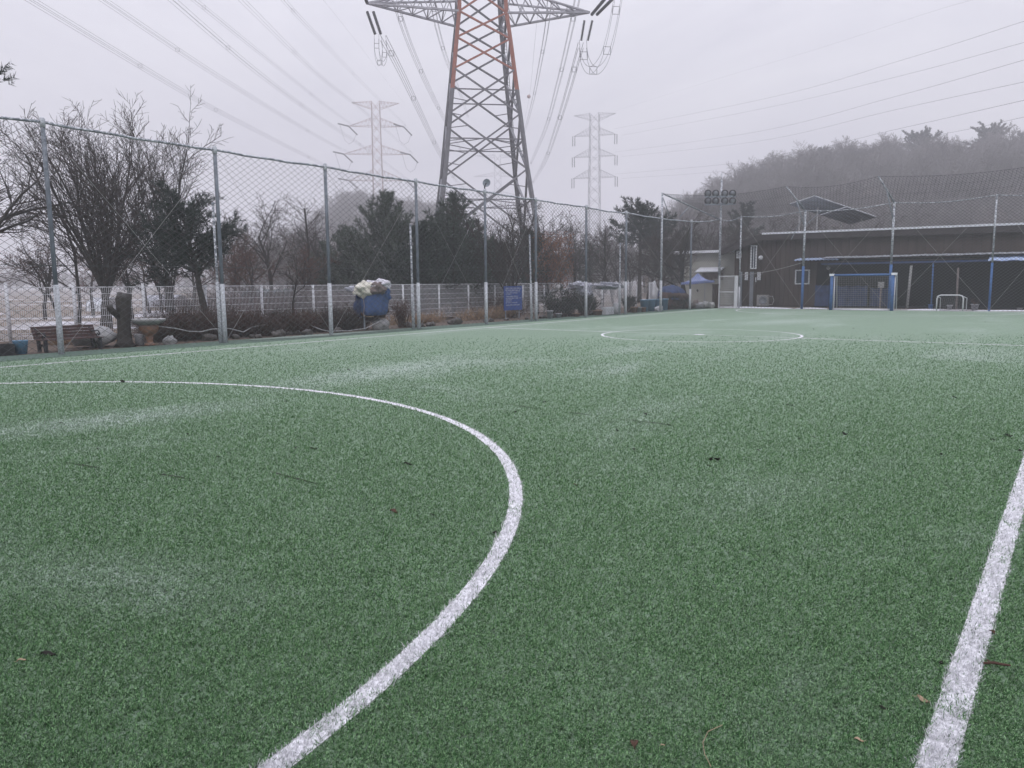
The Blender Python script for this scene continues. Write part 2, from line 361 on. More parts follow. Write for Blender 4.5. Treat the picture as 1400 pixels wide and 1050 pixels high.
# turf fibres, denser and finer close to the camera
rs = np.random.RandomState(3)
def blades(N, d0, d1):
    u = rs.rand(N); d = d0*(d1/d0)**u                       # log distribution: density ~ 1/d^2
    s = (rs.rand(N)-.5)*(1.42*d+1.2); X = RH.x*s+FH.x*d; Y = RH.y*s+FH.y*d
    # tufts
    q = .013*(d/2.5)**.25; gx, gy_ = np.round(X/q), np.round(Y/q); hsh = (np.sin(gx*12.99+gy_*78.23)*43758.5) % 1; hs2 = (np.sin(gx*39.3+gy_*11.1)*24634.6) % 1
    X = (gx+(hsh-.5)*.9)*q+rs.randn(N)*q*.28; Y = (gy_+(hs2-.5)*.9)*q+rs.randn(N)*q*.2
    ok = (X > -19.2) & (X < 14) & (Y > -6); X, Y, d = X[ok], Y[ok], d[ok]; N = len(X)
    keep = rs.rand(N) < np.clip((24-d)/17, 0, 1); X, Y, d = X[keep], Y[keep], d[keep]; N = len(X)
    wd = .0018*(d/2.5)**.65; hs3 = (np.sin(np.round(X/.03)*7.7+np.round(Y/.03)*31.7)*9631.3) % 1; h = (.006+.013*rs.rand(N))*(.55+.9*hs3); az = rs.rand(N)*2*pi
    lean = .35+1.1*rs.rand(N); cx = np.cos(az)*np.sin(lean)+.35; cy = np.sin(az)*np.sin(lean)+.12; cz = np.cos(lean)
    l = np.sqrt(cx*cx+cy*cy+cz*cz); ln = h*(1+.6*rs.rand(N)); T = np.stack([cx/l*ln, cy/l*ln, np.abs(cz/l*ln)+.003], 1)
    B = np.stack([X, Y, np.zeros(N)], 1); sa = rs.rand(N)*pi; S = np.stack([np.cos(sa)*wd, np.sin(sa)*wd, np.zeros(N)], 1)
    V = np.stack([B-S, B+S, B+T+S*.45, B+T-S*.45], 1).reshape(-1, 3)
    Fq = np.arange(4*N).reshape(N, 4)
    jit = rs.randn(N)*.007+.006*np.sin(X*9+Y*5)*np.sin(Y*13); wear = rs.rand(N) < .93-.25*(np.sin(X*3.1+2*np.sin(Y*2.3))*np.sin(Y*4.7+X*1.9) > .55)
    ln_ = (np.abs(X-XR+jit) < .055) | (np.abs(X-XL+jit) < .05) | ((np.abs(np.hypot(X-AC[0], Y-AC[1])-AR+jit) < .05) & (Y > AC[1])) | ((np.abs(Y-YH+jit) < .05) & (X > XL) & (X < XR)) | (np.abs(np.hypot(X-CC[0], Y-CC[1])-RC+jit) < .03); ln_ &= wear
    return V, Fq, ln_
V, Fq, ln_ = blades(1350000, 2.0, 30.0)
fib = tag(np_mesh('turf_fibres', V, Fq, [K['blade'], K['lineb']], ln_.astype(int)), 'short green artificial grass fibres with frosted tips', 'grass', kind='stuff')
# ------------------------------------------------------------------ bits lying on the pitch
def leaf(P, s, rz, kind, label, group=None):
    m_ = {'leaf': K['leafbr'], 'dark': K['litter'], 'pale': K['seed']}[kind]; mb = MB()
    R = Matrix.Rotation(rz, 3, 'Z'); P = Vector(P)+Vector((0, 0, .014))
    mb.grid(lambda u, v: P+R@Vector(((u-.5)*s, (v-.5)*s*.55*sin(pi*(u*.92+.04)), .25*s*abs(v-.5)+.12*s*sin(u*5+rz)+.03*s*noise.noise(Vector((u*4, v*4, rz))))), 8, 4, s*.03)
    mb.tube([P+R@Vector((.48*s, 0, 0)), P+R@Vector((.8*s, .1*s, .08*s))], s*.02, 4)
    return tag(mb.build({'leaf': 'dead_leaf', 'dark': 'debris_clump', 'pale': 'straw_scrap'}[kind], m_), label, 'leaf' if kind == 'leaf' else 'debris', group)
for i, (x, y, s, kd, lb) in enumerate((
    (538, 702, .07, 'leaf', 'curled brown leaf lying inside the big curved white line'),
    (980, 630, .085, 'dark', 'dark ragged clump on the turf right of the image centre'),
    (1155, 595, .07, 'dark', 'small dark clump on the turf towards the right side'),
    (66, 899, .06, 'dark', 'black crumpled scrap at the lower left of the turf'),
    (867, 1022, .05, 'leaf', 'dark curled leaf near the bottom centre of the turf'),
    (1174, 1017, .03, 'pale', 'tiny pale scrap near the bottom, between dead leaf and right line'),
    (1286, 911, .035, 'dark', 'small black scrap just left of the right white line'),
    (1262, 962, .05, 'pale', 'tan straw scrap left of the lower right white line'),
    (906, 1024, .018, 'pale', 'pale seed beside the dark leaf near the bottom centre'),
    (1356, 868, .035, 'leaf', 'brown leaf bit right of the right white line, above the stick'),
    (786, 665, .035, 'leaf', 'small brown leaf right of the big curved white line'),
    (676, 731, .045, 'dark', 'dark scrap touching the inside of the big curved line'),
    (168, 523, .12, 'dark', 'dark scrap just below the far part of the curved line'),
    (30, 907, .035, 'pale', 'pale straw scrap near the lower left corner'),
    (404, 614, .04, 'dark', 'small dark speck inside the curved line at mid left'),
    (591, 706, .03, 'dark', 'tiny dark speck right of the curled brown leaf'),
    (1395, 618, .06, 'dark', 'dark scrap at the right edge of the picture'),
    (1208, 973, .03, 'dark', 'small dark scrap low on the turf left of the straw'),
    (745, 551, .06, 'dark', 'dark speck on the turf beyond the curved line'))):
    leaf(gy(x, y), s, i*1.3, kd, lb)
A = gy(1344, 912); B = gy(1381, 915)
mb = MB(); mb.tube([A+Vector((0, 0, .018)), A.lerp(B, .4)+Vector((0, .004, .021)), A.lerp(B, .7)+Vector((0, -.003, .02)), B+Vector((0, 0, .017))], [.005, .006, .0055, .004], 6)
mb.tube([A.lerp(B, .3)+Vector((0, 0, .02)), A.lerp(B, .22)+Vector((-.01, .02, .024))], .003, 5); tag(mb.build('twig', K['twigred']), 'short reddish brown stick beside the right white line', 'stick')
mb = MB(); pts = [gy(*p, z=.02) for p in ((988, 991), (968, 1000), (961, 1015), (963, 1030), (972, 1048))]; mb.tube(pts, .0012, 5)
tag(mb.build('straw_stalk', K['seed']), 'thin curved straw stalk at the bottom of the turf', 'straw')
rr = random.Random(5)
for i in range(46):
    x, y = rr.uniform(60, 1380), 440+200*rr.random()**1.5; P = gy(x, y)
    if P.x < XL or P.y > 44: continue
    leaf(P, rr.uniform(.03, .075), rr.uniform(0, 6), 'dark', 'small dark speck of debris scattered on the pitch', 'specks scattered on the pitch')
# ------------------------------------------------------------------ nets and fences
def net(name, A, B, zt0, zt1, m_, parent, cw=.25, ch=.17, r=.0042, zb=.05):
    """diamond netting filling the vertical plane A-B from zb up to a top edge zt0..zt1"""
    A, B = Vector(A), Vector(B); d = Vector((B.x-A.x, B.y-A.y, 0)); W = d.length; d.normalize(); n = Vector((-d.y, d.x, 0)); mb = MB(); k = ch/cw
    top = lambda s: zt0+(zt1-zt0)*s/W
    Hm = max(zt0, zt1)-zb
    for sg in (1, -1):
        s0 = -Hm/k if sg > 0 else 0
        while s0 < (W if sg > 0 else W+Hm/k):
            # line: s = s0 + sg*t, z = zb + k*t ; clip
            t0, t1 = 0.0, 1e9
            if sg > 0: t0 = max(t0, -s0); t1 = min(t1, W-s0)
            else: t0 = max(t0, s0-W); t1 = min(t1, s0)
            sl = (zt1-zt0)/W; den = k-sl*sg
            t1 = min(t1, (zt0+sl*s0-zb)/den)
            if t1 > t0+.02:
                P0 = A+d*(s0+sg*t0); P1 = A+d*(s0+sg*t1); P0.z = zb+k*t0; P1.z = zb+k*t1
                nseg = max(1, int((t1-t0)/1.3)); pts = []
                for i in range(nseg+1):
                    p = P0.lerp(P1, i/nseg); p += n*(.05*noise.noise(Vector((p.x*.6, p.y*.6, p.z*.9))))+n*.003*sg; p.z += .012*noise.noise(Vector((p.x, p.y, p.z+9))); pts.append(p)
                mb.tube(pts, r, 3, False)
            s0 += cw
    return mb.build(name, m_, parent)
LF = ((-19.9, 8.0), (-18.5, 46.5)); FF = ((-18.5, 46.5), (14.0, 46.5))
tops = {84: (55, 167), 308: (289, 205), 453: (441, 228), 573: (567, 248), 665: (660, 262), 733: (731, 273), 801: (799, 283), 855: (853, 291), 943: (943, 303)}
fence = thing('tall_net_fence', 'tall netting fence with grey and white posts along the left side of the pitch', 'fence', (-19.4, 22, 0))
P = {}
for bx, (tx, ty) in tops.items(): b_ = on(LF, bx); P[bx] = (b_, hz(b_, ty))
b0 = Vector((-20.15, 1.4, 0)); bm1 = on(LF, 84)+Vector((-.17, -4.7, 0)); P[-2] = (bm1, 5.35)
b_ = on(FF, 981); CORN = b_; zc = hz(b_, 300); P[981] = (b_, zc)
order = [-2, 84, 308, 453, 573, 665, 733, 801, 855, 943, 981]
for k in order[:-1]:
    b_, z = P[k]; mb = MB(); mb.tube([b_, b_+Vector((0, 0, z+.06))], .052, 10)
    po = mb.build('post', K['post'], fence, True); mb = MB()
    zz = 1.66 if k != 943 else 1.2
    mb.tube([b_, b_+Vector((.002, 0, zz*.5)), b_+Vector((0, 0, zz))], [.07, .066, .064], 12); mb.build('post_sleeve', K['wrap'], po, True)
    mb = MB(); mb.lathe(b_+Vector((0, 0, z-.01)), [(.06, -.1), (.066, 0), (.06, .09), (.03, .12)], 10); mb.build('post_cap', K['wrap'], po, True)
mb = MB()
for a, b_ in zip(order[:-1], order[1:]):
    A, za = P[a]; B, zb = P[b_]; pts = []
    for i in range(9):
        u = i/8; p = A.lerp(B, u); p.z = za+(zb-za)*u-.06*sin(pi*u)*(1 if a > 800 else .4)+.012*sin(i*2.1+a); pts.append(p)
    mb.tube(pts, .034, 8)
mb.build('top_rail', K['snowpipe'], fence, True)
for a, b_ in zip(order[:-1], order[1:]):
    A, za = P[a]; B, zb = P[b_]; net('net_panel', A, B, za-.03, zb-.03, K['net'] if a < 700 else K['netfar'], fence, r=.0046 if a < 700 else .006)
    mb = MB(); mb.tube([A+Vector((.05, 0, za-.1)), B+Vector((.05, 0, .05))], .0045, 4); mb.tube([B+Vector((.06, 0, zb-.1)), A+Vector((.06, 0, .05))], .0045, 4)
    mb.build('brace_cable', K['cable'], fence)
mb = MB(); mb.tube([P[k][0]+Vector((.03, 0, 2.12)) for k in order], .007, 4); mb.build('mid_cable', K['net'], fence)
# old short poles standing next to the fence posts
for bx, (tx, ty), lb in ((302, (291, 278), 'slim pale pole beside the second tall fence post from the left'), (565.5, (561, 308), 'slim white pole beside the tall fence post by the pale cloth bundle'),
                         (727, (724, 322), 'slim white pole right of the blue notice board'), (847, (848, 333), 'slim white pole by the white crates at the fence')):
    b_ = on(((-19.95, 8.0), (-18.6, 46.5)), bx); z = hz(b_, ty); tp = at(tx, ty, (b_.dot(FH)))
    th = thing('steel_pole', lb, 'pole', b_); mb = MB(); mb.tube([b_, b_.lerp(tp, .5), tp], [.04, .036, .034], 8); mb.build('pole', K['snowpipe'], th, True)
    mb = MB(); mb.tube([b_, b_.lerp(tp, .44)], [.058, .052], 10); mb.build('pole_sleeve', K['wrap'], th, True)
    mb = MB(); mb.lathe(tp, [(.036, -.04), (.045, -.02), (.045, .02), (.02, .035)], 8); mb.build('pole_cap', K['galv'], th, True)
# back fence
bf = thing('back_net_fence', 'tall netting fence behind the far goal with bent arms on its posts', 'fence', (-2, 46.5, 0))
bl = [(981, 300, 0), (1010, 296, 0), (1096, 288, (1075, 255)), (1215, 277, (1201, 241)), (1352, 266.5, 0), (1478, 257, (1470, 218))]
Q = []
for bx, ty, arm in bl:
    b_ = on(FF, bx); z = hz(b_, ty); Q.append((b_, z, arm))
for i, (b_, z, arm) in enumerate(Q):
    if i == 0: continue
    big = bool(arm); zb_ = 2.45 if i > 1 else 1.3
    po = MB().tube([b_+Vector((0, 0, zb_-.02)), b_+Vector((0, 0, z+.03))], .062 if big else .045, 10).build('post', K['snowpipe'], bf, True)
    MB().tube([b_, b_+Vector((0, 0, zb_))], .075 if big else .055, 12).build('post_base', K['bluepost'] if i > 1 else K['wrap'], po, True)
    if big:
        # arm leans over the pitch and towards the corner
        tz = hz(b_+Vector((-1.0, -.9, 0)), arm[1]); tip = Vector((b_.x-1.0, b_.y-.9, tz)); s_ = b_+Vector((0, 0, z))
        lo, hi = -4., 2.
        for _ in range(40):
            mm = (lo+hi)/2; q = Vector((b_.x+mm, b_.y-.9, 3)); q.z = hz(q, arm[1])
            if proj(q)[0] < arm[0]: lo = mm
            else: hi = mm
        tip = q; Q[i] = (b_, z, tip); mid = s_.lerp(tip, .5)
        MB().tube([s_, tip], [.05, .04], 8).build('arm', K['snowpipe'], bf, True)
        MB().tube([b_+Vector((0, 0, z-.95)), mid], .028, 6).build('strut', K['galv'], bf, True)
        if i == 2: MB().tube([b_+Vector((0, 0, z-.85)), b_+Vector((.9, 0, z-.05))], .022, 6).build('strut', K['galv'], bf); MB().tube([b_+Vector((0, 0, z-.1)), b_+Vector((-.75, 0, z-1.6))], .018, 6).build('strut', K['galv'], bf)
mb = MB()
for (A, za, _), (B, zb, _) in zip(Q[:-1], Q[1:]):
    mb.tube([Vector((*A.lerp(B, u/8)[:2], za+(zb-za)*u/8-.16*sin(pi*u/8))) for u in range(9)], .026, 6)
mb.build('top_rail', K['snowpipe'], bf, True)
for (A, za, _), (B, zb, _) in zip(Q[:-1], Q[1:]):
    net('net_panel', A, B, za-.05, zb-.05, K['netfar'], bf, .2, .16, .0062)
    if (B-A).length > 3:
        MB().tube([A+Vector((0, -.05, za-.1)), B+Vector((0, -.05, .05))], .0055, 4).tube([B+Vector((0, -.06, zb-.1)), A+Vector((0, -.06, .05))], .0055, 4).build('brace_cable', K['cable'], bf)
# corner pole with beam
b_ = on(LF, 903); CP = b_; zt = hz(b_, 263)
po = thing('corner_mast', 'tall steel mast with a sloping beam near the far left corner', 'mast', b_)
MB().tube([b_, b_+Vector((0, 0, zt))], [.06, .05], 10).build('mast', K['snowpipe'], po, True)
MB().tube([b_, b_+Vector((0, 0, 1.7))], .072, 10).build('mast_sleeve', K['wrap'], po, True)
ct = CORN+Vector((0, 0, zc)); tp = b_+Vector((0, 0, zt-.05))
MB().tube([tp, ct], .045, 8).build('beam', K['snowpipe'], po, True)
MB().tube([b_+Vector((0, 0, zt-.2)), at(916, 297, b_.dot(FH)+.8)], .025, 6).build('strut', K['galv'], po, True); MB().tube([tp.lerp(ct, .45), at(929, 297, b_.dot(FH)+2.0)], .025, 6).build('strut', K['galv'], po, True)
# upper net between arm tips
tips = [tp]+[q[2] for q in Q if isinstance(q[2], Vector)]
base = [ct+Vector((0, 0, 0)), Q[2][0]+Vector((0, 0, Q[2][1])), Q[3][0]+Vector((0, 0, Q[3][1])), Q[5][0]+Vector((0, 0, Q[5][1]))]
un = MB(); mb2 = MB()
tl = [tp]+[None]*0
segs = [((ct, tp.lerp(ct, .02)), (base[1], tips[1])), ((base[1], tips[1]), (base[2], tips[2])), ((base[2], tips[2]), (base[3], tips[3]))]
for (a0, a1), (b0_, b1_) in segs:
    W = max((b0_-a0).length, (b1_-a1).length); nu = int(W/.17)
    f_ = lambda u, v: a0.lerp(b0_, u).lerp(a1.lerp(b1_, u), v)+Vector((0, 0, -.25*sin(pi*u)*sin(pi*min(v, 1)*.5)))
    for i in range(-6, nu+1):
        for sg in (0, 1):
            pts = []
            for j in range(7):
                v = j/6; u = (i+(6-j if sg else j)*1.0+0)/nu
                if 0 <= u <= 1: pts.append(f_(u, v))
            if len(pts) > 1: un.tube(pts, .0062, 3, False)
    mb2.tube([f_(u/10, 1) for u in range(11)], .007, 5)
    for v in (1/3, 2/3): un.tube([f_(u/10, v) for u in range(11)], .004, 3, False)
un.build('upper_net', K['netfar'], bf); mb2.build('top_rope', K['net'], bf)
# --- white welded mesh fence
WF = ((-24.3, 10.0), (-22.5, 45.0))
wf = thing('white_mesh_fence', 'low white welded mesh fence running behind the planting bed on the left', 'fence', (-23.5, 25, 0))
wp = [on(WF, x) for x in (-32, 15, 106, 200, 284, 360, 430, 495, 552, 601, 641, 677, 715, 744, 771, 797, 823, 846, 870)]
for i, b_ in enumerate(wp):
    z = hz(b_, 389.5 if i > 0 else 389) if i > 3 else 1.72
    z = min(z, 1.72); MB().tube([b_, b_+Vector((0, 0, z))], .046, 8).build('post', K['white'], wf, True)
for A, B in zip(wp[:-1], wp[1:]):
    mb = MB(); n = max(4, int((B-A).length/.055)); z0, z1 = .12, 1.6; d = (B-A).normalized(); nn = Vector((-d.y, d.x, 0))
    hs_ = [.12, .3, .52, .74, .96, 1.18, 1.40, 1.6]
    for i in range(1, n):
        p = A.lerp(B, i/n); mb.bar(p+Vector((0, 0, z0)), p+Vector((0, 0, z1)), .0085)
    for h in hs_:
        mb.bar(A+Vector((0, 0, h))+nn*.006, B+Vector((0, 0, h))+nn*.006, .014 if h < 1.5 else .028)
    mb.build('mesh_panel', K['white'], wf)
# ------------------------------------------------------------------ vegetation generators
def perp(d, rnd):
    a = Vector((rnd.uniform(-1, 1), rnd.uniform(-1, 1), rnd.uniform(-1, 1))); p = a-d*a.dot(d); return p.normalized()
def branch(tr, tw, rnd, p, d, ln, r, lv, cfg):
    k = cfg['seg'][lv] if lv < len(cfg['seg']) else 2; pts = [p]; q = p.copy(); dd = d.copy(); dirs = [d]
    for i in range(k):
        dd = (dd+perp(dd, rnd)*cfg['wob']+Vector((0, 0, cfg['up'][min(lv, len(cfg['up'])-1)]))).normalized(); q = q+dd*ln/k; pts.append(q); dirs.append(dd)
    rr_ = [max(cfg['rmin'], r*(1-.62*i/k)) for i in range(k+1)]
    if lv == cfg['lv']: rr_[-1] = cfg['rmin']*.6
    (tr if lv <= cfg['tl'] else tw).tube(pts, rr_, 7 if lv == 0 else 5 if lv == 1 else 3, False)
    if lv >= cfg['lv']: return
    n = cfg['n'][lv]
    for i in range(n):
        u = cfg['b0'][lv]+(1-cfg['b0'][lv])*(i+rnd.random())/n; u = min(u, .98); j = int(u*k); f = u*k-j
        s = pts[j].lerp(pts[j+1], f); base_d = dirs[j+1]
        ang = radians(rnd.gauss(cfg['ang'][lv], 7)); nd_ = (base_d*cos(ang)+perp(base_d, rnd)*sin(ang)).normalized()
        branch(tr, tw, rnd, s, nd_, ln*cfg['lr'][lv]*rnd.uniform(.7, 1.15)*(1.15-.5*u), r*cfg['rr'][lv]*(1-.4*u), lv+1, cfg)
VASE = dict(seg=[2, 5, 4, 3, 2], wob=.13, up=[.05, .10, .08, .05, .03], lv=4, tl=1, n=[11, 12, 7, 4], b0=[.72, .1, .12, .1], ang=[22, 25, 32, 38], lr=[4.6, .5, .5, .5], rr=[.40, .5, .5, .55], rmin=.0082)
OPEN = dict(seg=[4, 5, 4, 3, 2], wob=.2, up=[.04, .05, .04, .03, .02], lv=4, tl=1, n=[9, 7, 6, 4], b0=[.35, .2, .15, .1], ang=[48, 42, 42, 42], lr=[.75, .55, .52, .5], rr=[.45, .5, .5, .55], rmin=.0055)
SPRAY = dict(seg=[3, 4, 3, 2, 2], wob=.16, up=[.05, .06, .03, .0, .0], lv=3, tl=1, n=[10, 8, 6], b0=[.25, .15, .1], ang=[36, 34, 36], lr=[.8, .5, .5], rr=[.4, .5, .5], rmin=.006)
LARCH = dict(seg=[8, 3, 2, 2], wob=.05, up=[.06, .10, .05, 0], lv=3, tl=0, n=[46, 8, 3], b0=[.14, .1, .1], ang=[64, 45, 40], lr=[.34, .3, .4], rr=[.22, .5, .6], rmin=.006)
def bare_tree(name, label, px, d, top, cfg, r=.16, seed=1, th=None, base=None, mt='bark', mw='twig', group=None, lean=(0, 0), trunkh=None, over=None, cat='tree'):
    rnd = random.Random(seed); cfg = dict(cfg, **(over or {})); b_ = base or gp(px, d)
    H = hz(b_, top) if top else th; root = thing(name, label, cat, b_, group)
    tr, tw = MB(), MB()
    if cfg['seg'][0] == 2: ln = H*.235
    else: ln = H*(.62 if cfg['lr'][0] > .6 and cfg['n'][0] < 12 else .96)
    if trunkh: ln = trunkh; cfg['lr'] = [(H-trunkh*.8)/trunkh*.98]+cfg['lr'][1:]
    branch(tr, tw, rnd, b_, Vector((lean[0], lean[1], 1)).normalized(), ln, r, 0, cfg)
    # rescale so the crown top is right
    V = np.array(tr.v+tw.v); zt_ = V[:, 2].max(); s = H/zt_
    for q in (tr, tw): q.v = [(b_.x+(x-b_.x)*min(1.15, max(.85, s)), b_.y+(y-b_.y)*min(1.15, max(.85, s)), z*s-.02) for x, y, z in q.v]
    tr.build('trunk', K[mt], root, True); tw.build('crown', K[mw], root)
    return root
def tuft(mb, rnd, p, d, n, ln, w_):
    for _ in range(n):
        v = (d*.7+perp(d, rnd)*rnd.uniform(.5, 1.1)+Vector((0, 0, .25))).normalized(); s = perp(v, rnd)*w_; l_ = ln*rnd.uniform(.6, 1.15)
        o_ = p+d*rnd.uniform(-.5, .5)*ln; mb.face([o_-s, o_+s, o_+v*l_])
def pine(name, label, px, d, top, z0, R, r=.14, seed=1, mn='needle', nb=34, dens=1.0, lean=(0, 0), shape='cone', group=None, nl=.17, nw=.013, base=None, extra=None, upb=.15, H=None, px_off=0):
    rnd = random.Random(seed); b_ = base or gp(px, d); H = H or hz(b_, top); root = thing(name, label, 'tree', b_, group)
    tr, nd_, br = MB(), MB(), MB(); k = 8
    tp_ = [b_+Vector((lean[0]*(i/k)**1.0*H+.12*noise.noise(Vector((i*.6, seed, 0))), lean[1]*(i/k)*H+.12*noise.noise(Vector((seed, i*.6, 0))), H*.96*i/k-.02)) for i in range(k+1)]
    tr.tube(tp_, [r*(1-.85*i/k)+.008 for i in range(k+1)], 8)
    def axis(z): u = max(0, min(.999, z/(H*.96)))*k; i = int(u); return tp_[i].lerp(tp_[i+1], u-i)
    def br_(s, dr, ln, rad):
        n = max(3, int(ln/.45)); pts = [s]; q = s.copy(); dd = dr.copy()
        for i in range(n):
            dd = (dd+perp(dd, rnd)*.2+Vector((0, 0, upb*.35))).normalized(); q = q+dd*ln/n; pts.append(q)
        br.tube(pts, [rad*(1-.8*i/n)+.004 for i in range(n+1)], 4, False)
        m_ = int(ln/.085*dens)
        for i in range(m_):
            u = .1+.9*(i+rnd.random())/m_; x_ = min(u*n, n-.001); j = int(x_); c = pts[j].lerp(pts[j+1], x_-j); bd = (pts[j+1]-pts[j]).normalized()
            sl = rnd.uniform(.15, .55)*(1.1-u*.6)*min(1, ln/1.5); sd_ = (bd*.7+perp(bd, rnd)*.8+Vector((0, 0, .25))).normalized()
            nt_ = 2 if sl < .3 else 4
            for q_ in range(nt_):
                tuft(nd_, rnd, c+sd_*sl*(q_+1)/nt_, sd_, 7, nl, nw)
        tuft(nd_, rnd, pts[-1], dd, 12, nl, nw)
    for i in range(nb):
        u = (i+rnd.random())/nb; z = z0+(H*.95-z0)*u; a = i*2.4+rnd.uniform(-.5, .5)
        if shape == 'cone': rad = R*(1-u)**.75*rnd.uniform(.6, 1.1)+.25
        elif shape == 'round': rad = R*sqrt(max(.05, 1-(1.6*u-.6)**2))*rnd.uniform(.55, 1.1)
        else: rad = R*(.35+.65*sin(pi*min(1, .35+u*.75)))*rnd.uniform(.55, 1.1)
        el = -.1+upb+u*.8 if shape == 'cone' else rnd.uniform(-.05, .5)+u*.35
        br_(axis(z), Vector((cos(a)*cos(el), sin(a)*cos(el), sin(el))).normalized(), rad, max(.012, r*.3*(1-u*.6)))
    if extra:
        for (s, e) in extra:
            br.tube([s, s.lerp(e, .5)-Vector((0, 0, .1)), e], [.035, .02, .006], 5, False)
            for i in range(90): u = .35+.65*rnd.random(); tuft(nd_, rnd, s.lerp(e, u)+Vector((rnd.gauss(0, .07), rnd.gauss(0, .07), rnd.gauss(0, .09))), (e-s).normalized(), 8, .15, .008)
    tr.build('trunk', K['bark'], root, True); br.build('branches', K['bark'], root); nd_.build('crown', K[mn], root)
    return root
def shrub(name, label, b_, h, w_, n, seed, mw, group=None, up=.8, leaf_m=None, cat='shrub'):
    rnd = random.Random(seed); mb = MB(); lf = MB()
    for i in range(n):
        a = rnd.uniform(0, 2*pi); q = rnd.random()**.5; s = b_+Vector((cos(a)*q*w_*.35, sin(a)*q*w_*.35, -.01))
        d = Vector((cos(a)*q*w_/2, sin(a)*q*w_/2, h*up*rnd.uniform(.6, 1.1))).normalized(); ln = h*rnd.uniform(.7, 1.1); pts = [s]; c = s.copy()
        for j in range(3): d = (d+perp(d, rnd)*.22).normalized(); c = c+d*ln/3; pts.append(c)
        mb.tube(pts, [.009, .007, .005, .003], 3, False)
        for j in range(7):
            u = rnd.uniform(.3, 1)*2.99; k = int(u); p = pts[k].lerp(pts[k+1], u-k); e = p+((pts[k+1]-pts[k]).normalized()+perp(d, rnd)*.8).normalized()*h*rnd.uniform(.12, .3)
            mb.tube([p, e], [.0045, .0025], 3, False)
            if leaf_m:
                for _ in range(3): tuft(lf, rnd, p.lerp(e, rnd.random()), d, 2, .06, .02)
    if leaf_m:
        root = thing(name, label, cat, b_, group); mb.build('stems', K[mw], root); lf.build('foliage', K[leaf_m], root); return root
    return tag(mb.build(name, K[mw]), label, cat, group)
# --- near trees beyond the white fence
bare_tree('bare_tree', 'large bare vase-shaped tree with many upright limbs, left of the frame centre line', 146, 26, 120, VASE, .28, 11, over=dict(n=[12, 11, 6, 4]))
bare_tree('bare_tree', 'tall bare tree with airy upright limbs behind the dark pine', 238, 31, 126, VASE, .2, 22, over=dict(n=[8, 11, 7, 4], ang=[22, 26, 34, 38]))
bare_tree('bare_tree', 'bare tree spreading into the frame at the left edge', -62, 24, 150, OPEN, .2, 5)
bare_tree('bare_tree', 'thin bare sapling between the left post and the vase-shaped tree', 108, 29, 262, OPEN, .07, 8, over=dict(n=[7, 6, 5, 3]))
bare_tree('bare_tree', 'thin brownish sapling right behind the bench', 84, 31, 300, OPEN, .06, 9, mw='twigred', over=dict(n=[7, 6, 5, 3]))
bare_tree('bare_tree', 'low bare tree behind the sawn trunk', 182, 33, 300, OPEN, .08, 10, mw='twigred')
bare_tree('bare_tree', 'small reddish bare tree under the dark pine', 225, 36, 318, OPEN, .08, 101, mw='twigred')
bare_tree('bare_tree', 'reddish brown twiggy tree right of the dark pine', 345, 34, 318, OPEN, .07, 12, mw='twigred')
bare_tree('bare_tree', 'low reddish twiggy tree between pine and misty bare tree', 322, 38, 330, OPEN, .07, 121, mw='twigred')
bare_tree('bare_tree', 'grey bare tree in front of the far mist, left of the larch', 373, 42, 262, OPEN, .12, 13)
bare_tree('bare_conifer', 'upright leafless conifer with level branches left of the spreading pine', 424, 45, 266, LARCH, .12, 14)
bare_tree('bare_tree', 'small bare tree at the white fence near the wavy pipe', 402, 29, 340, OPEN, .05, 15, over=dict(n=[6, 5, 4, 3]))
bare_tree('bare_tree', 'bare vase-shaped tree behind the notice board, in front of the big pylon', 703, 37, 268, VASE, .2, 16, over=dict(n=[9, 9, 6, 4], ang=[30, 26, 32, 38]))
bare_tree('bare_tree', 'low bare tree between the pine and the notice board', 655, 39, 318, OPEN, .09, 17)
bare_tree('bare_tree', 'tall slender bare tree rising right of the big pylon', 752, 44, 268, OPEN, .10, 18)
bare_tree('bare_tree', 'fine grey bare tree behind the fence, right of the brown-leaved tree', 782, 50, 292, OPEN, .10, 19)
bare_tree('bare_conifer', 'leafless conifer with dense level twigs right of the plastic sheet', 823, 50, 296, LARCH, .14, 20, mw='twig')
bare_tree('bare_tree', 'bare tree in front of the tall misty pine', 858, 54, 330, OPEN, .08, 23)
bare_tree('bare_tree', 'broad bare tree with many limbs left of the beige building', 937, 50, 282, OPEN, .2, 21, over=dict(n=[11, 9, 6, 4], lr=[.9, .6, .55, .5], b0=[.25, .15, .15, .1]))
bare_tree('bare_tree', 'small bare tree behind the blue bins', 900, 52, 330, OPEN, .09, 24)
bare_tree('bare_tree', 'pale bare tree rising behind the beige building roof', 985, 60, 290, OPEN, .12, 25)
for i, (x, tp_) in enumerate(((1048, 288), (1085, 285), (1120, 283), (1165, 285), (1198, 287), (1240, 292))):
    bare_tree('bare_tree', 'bare tree showing above the brown building roof', x, 62, tp_, OPEN, .1, 40+i, group='bare trees behind the brown building', over=dict(n=[8, 7, 5, 3]))
rt = bare_tree('brown_leaved_tree', 'small tree still holding rusty brown leaves right of the notice board', 757, 42, 316, OPEN, .08, 31, mw='twigred')
rnd = random.Random(4); lf = MB(); c0 = rt.location
for i in range(1500):
    a = rnd.uniform(0, 2*pi); q = rnd.random()**.6*1.1; z = rnd.uniform(1.5, hz(c0, 320)); tuft(lf, rnd, c0+Vector((cos(a)*q, sin(a)*q, z))+Vector((0, 0, .2*sin(i))), Vector((0, 0, -1)), 2, .09, .03)
lf.build('leaves', K['brownleaf'], rt)
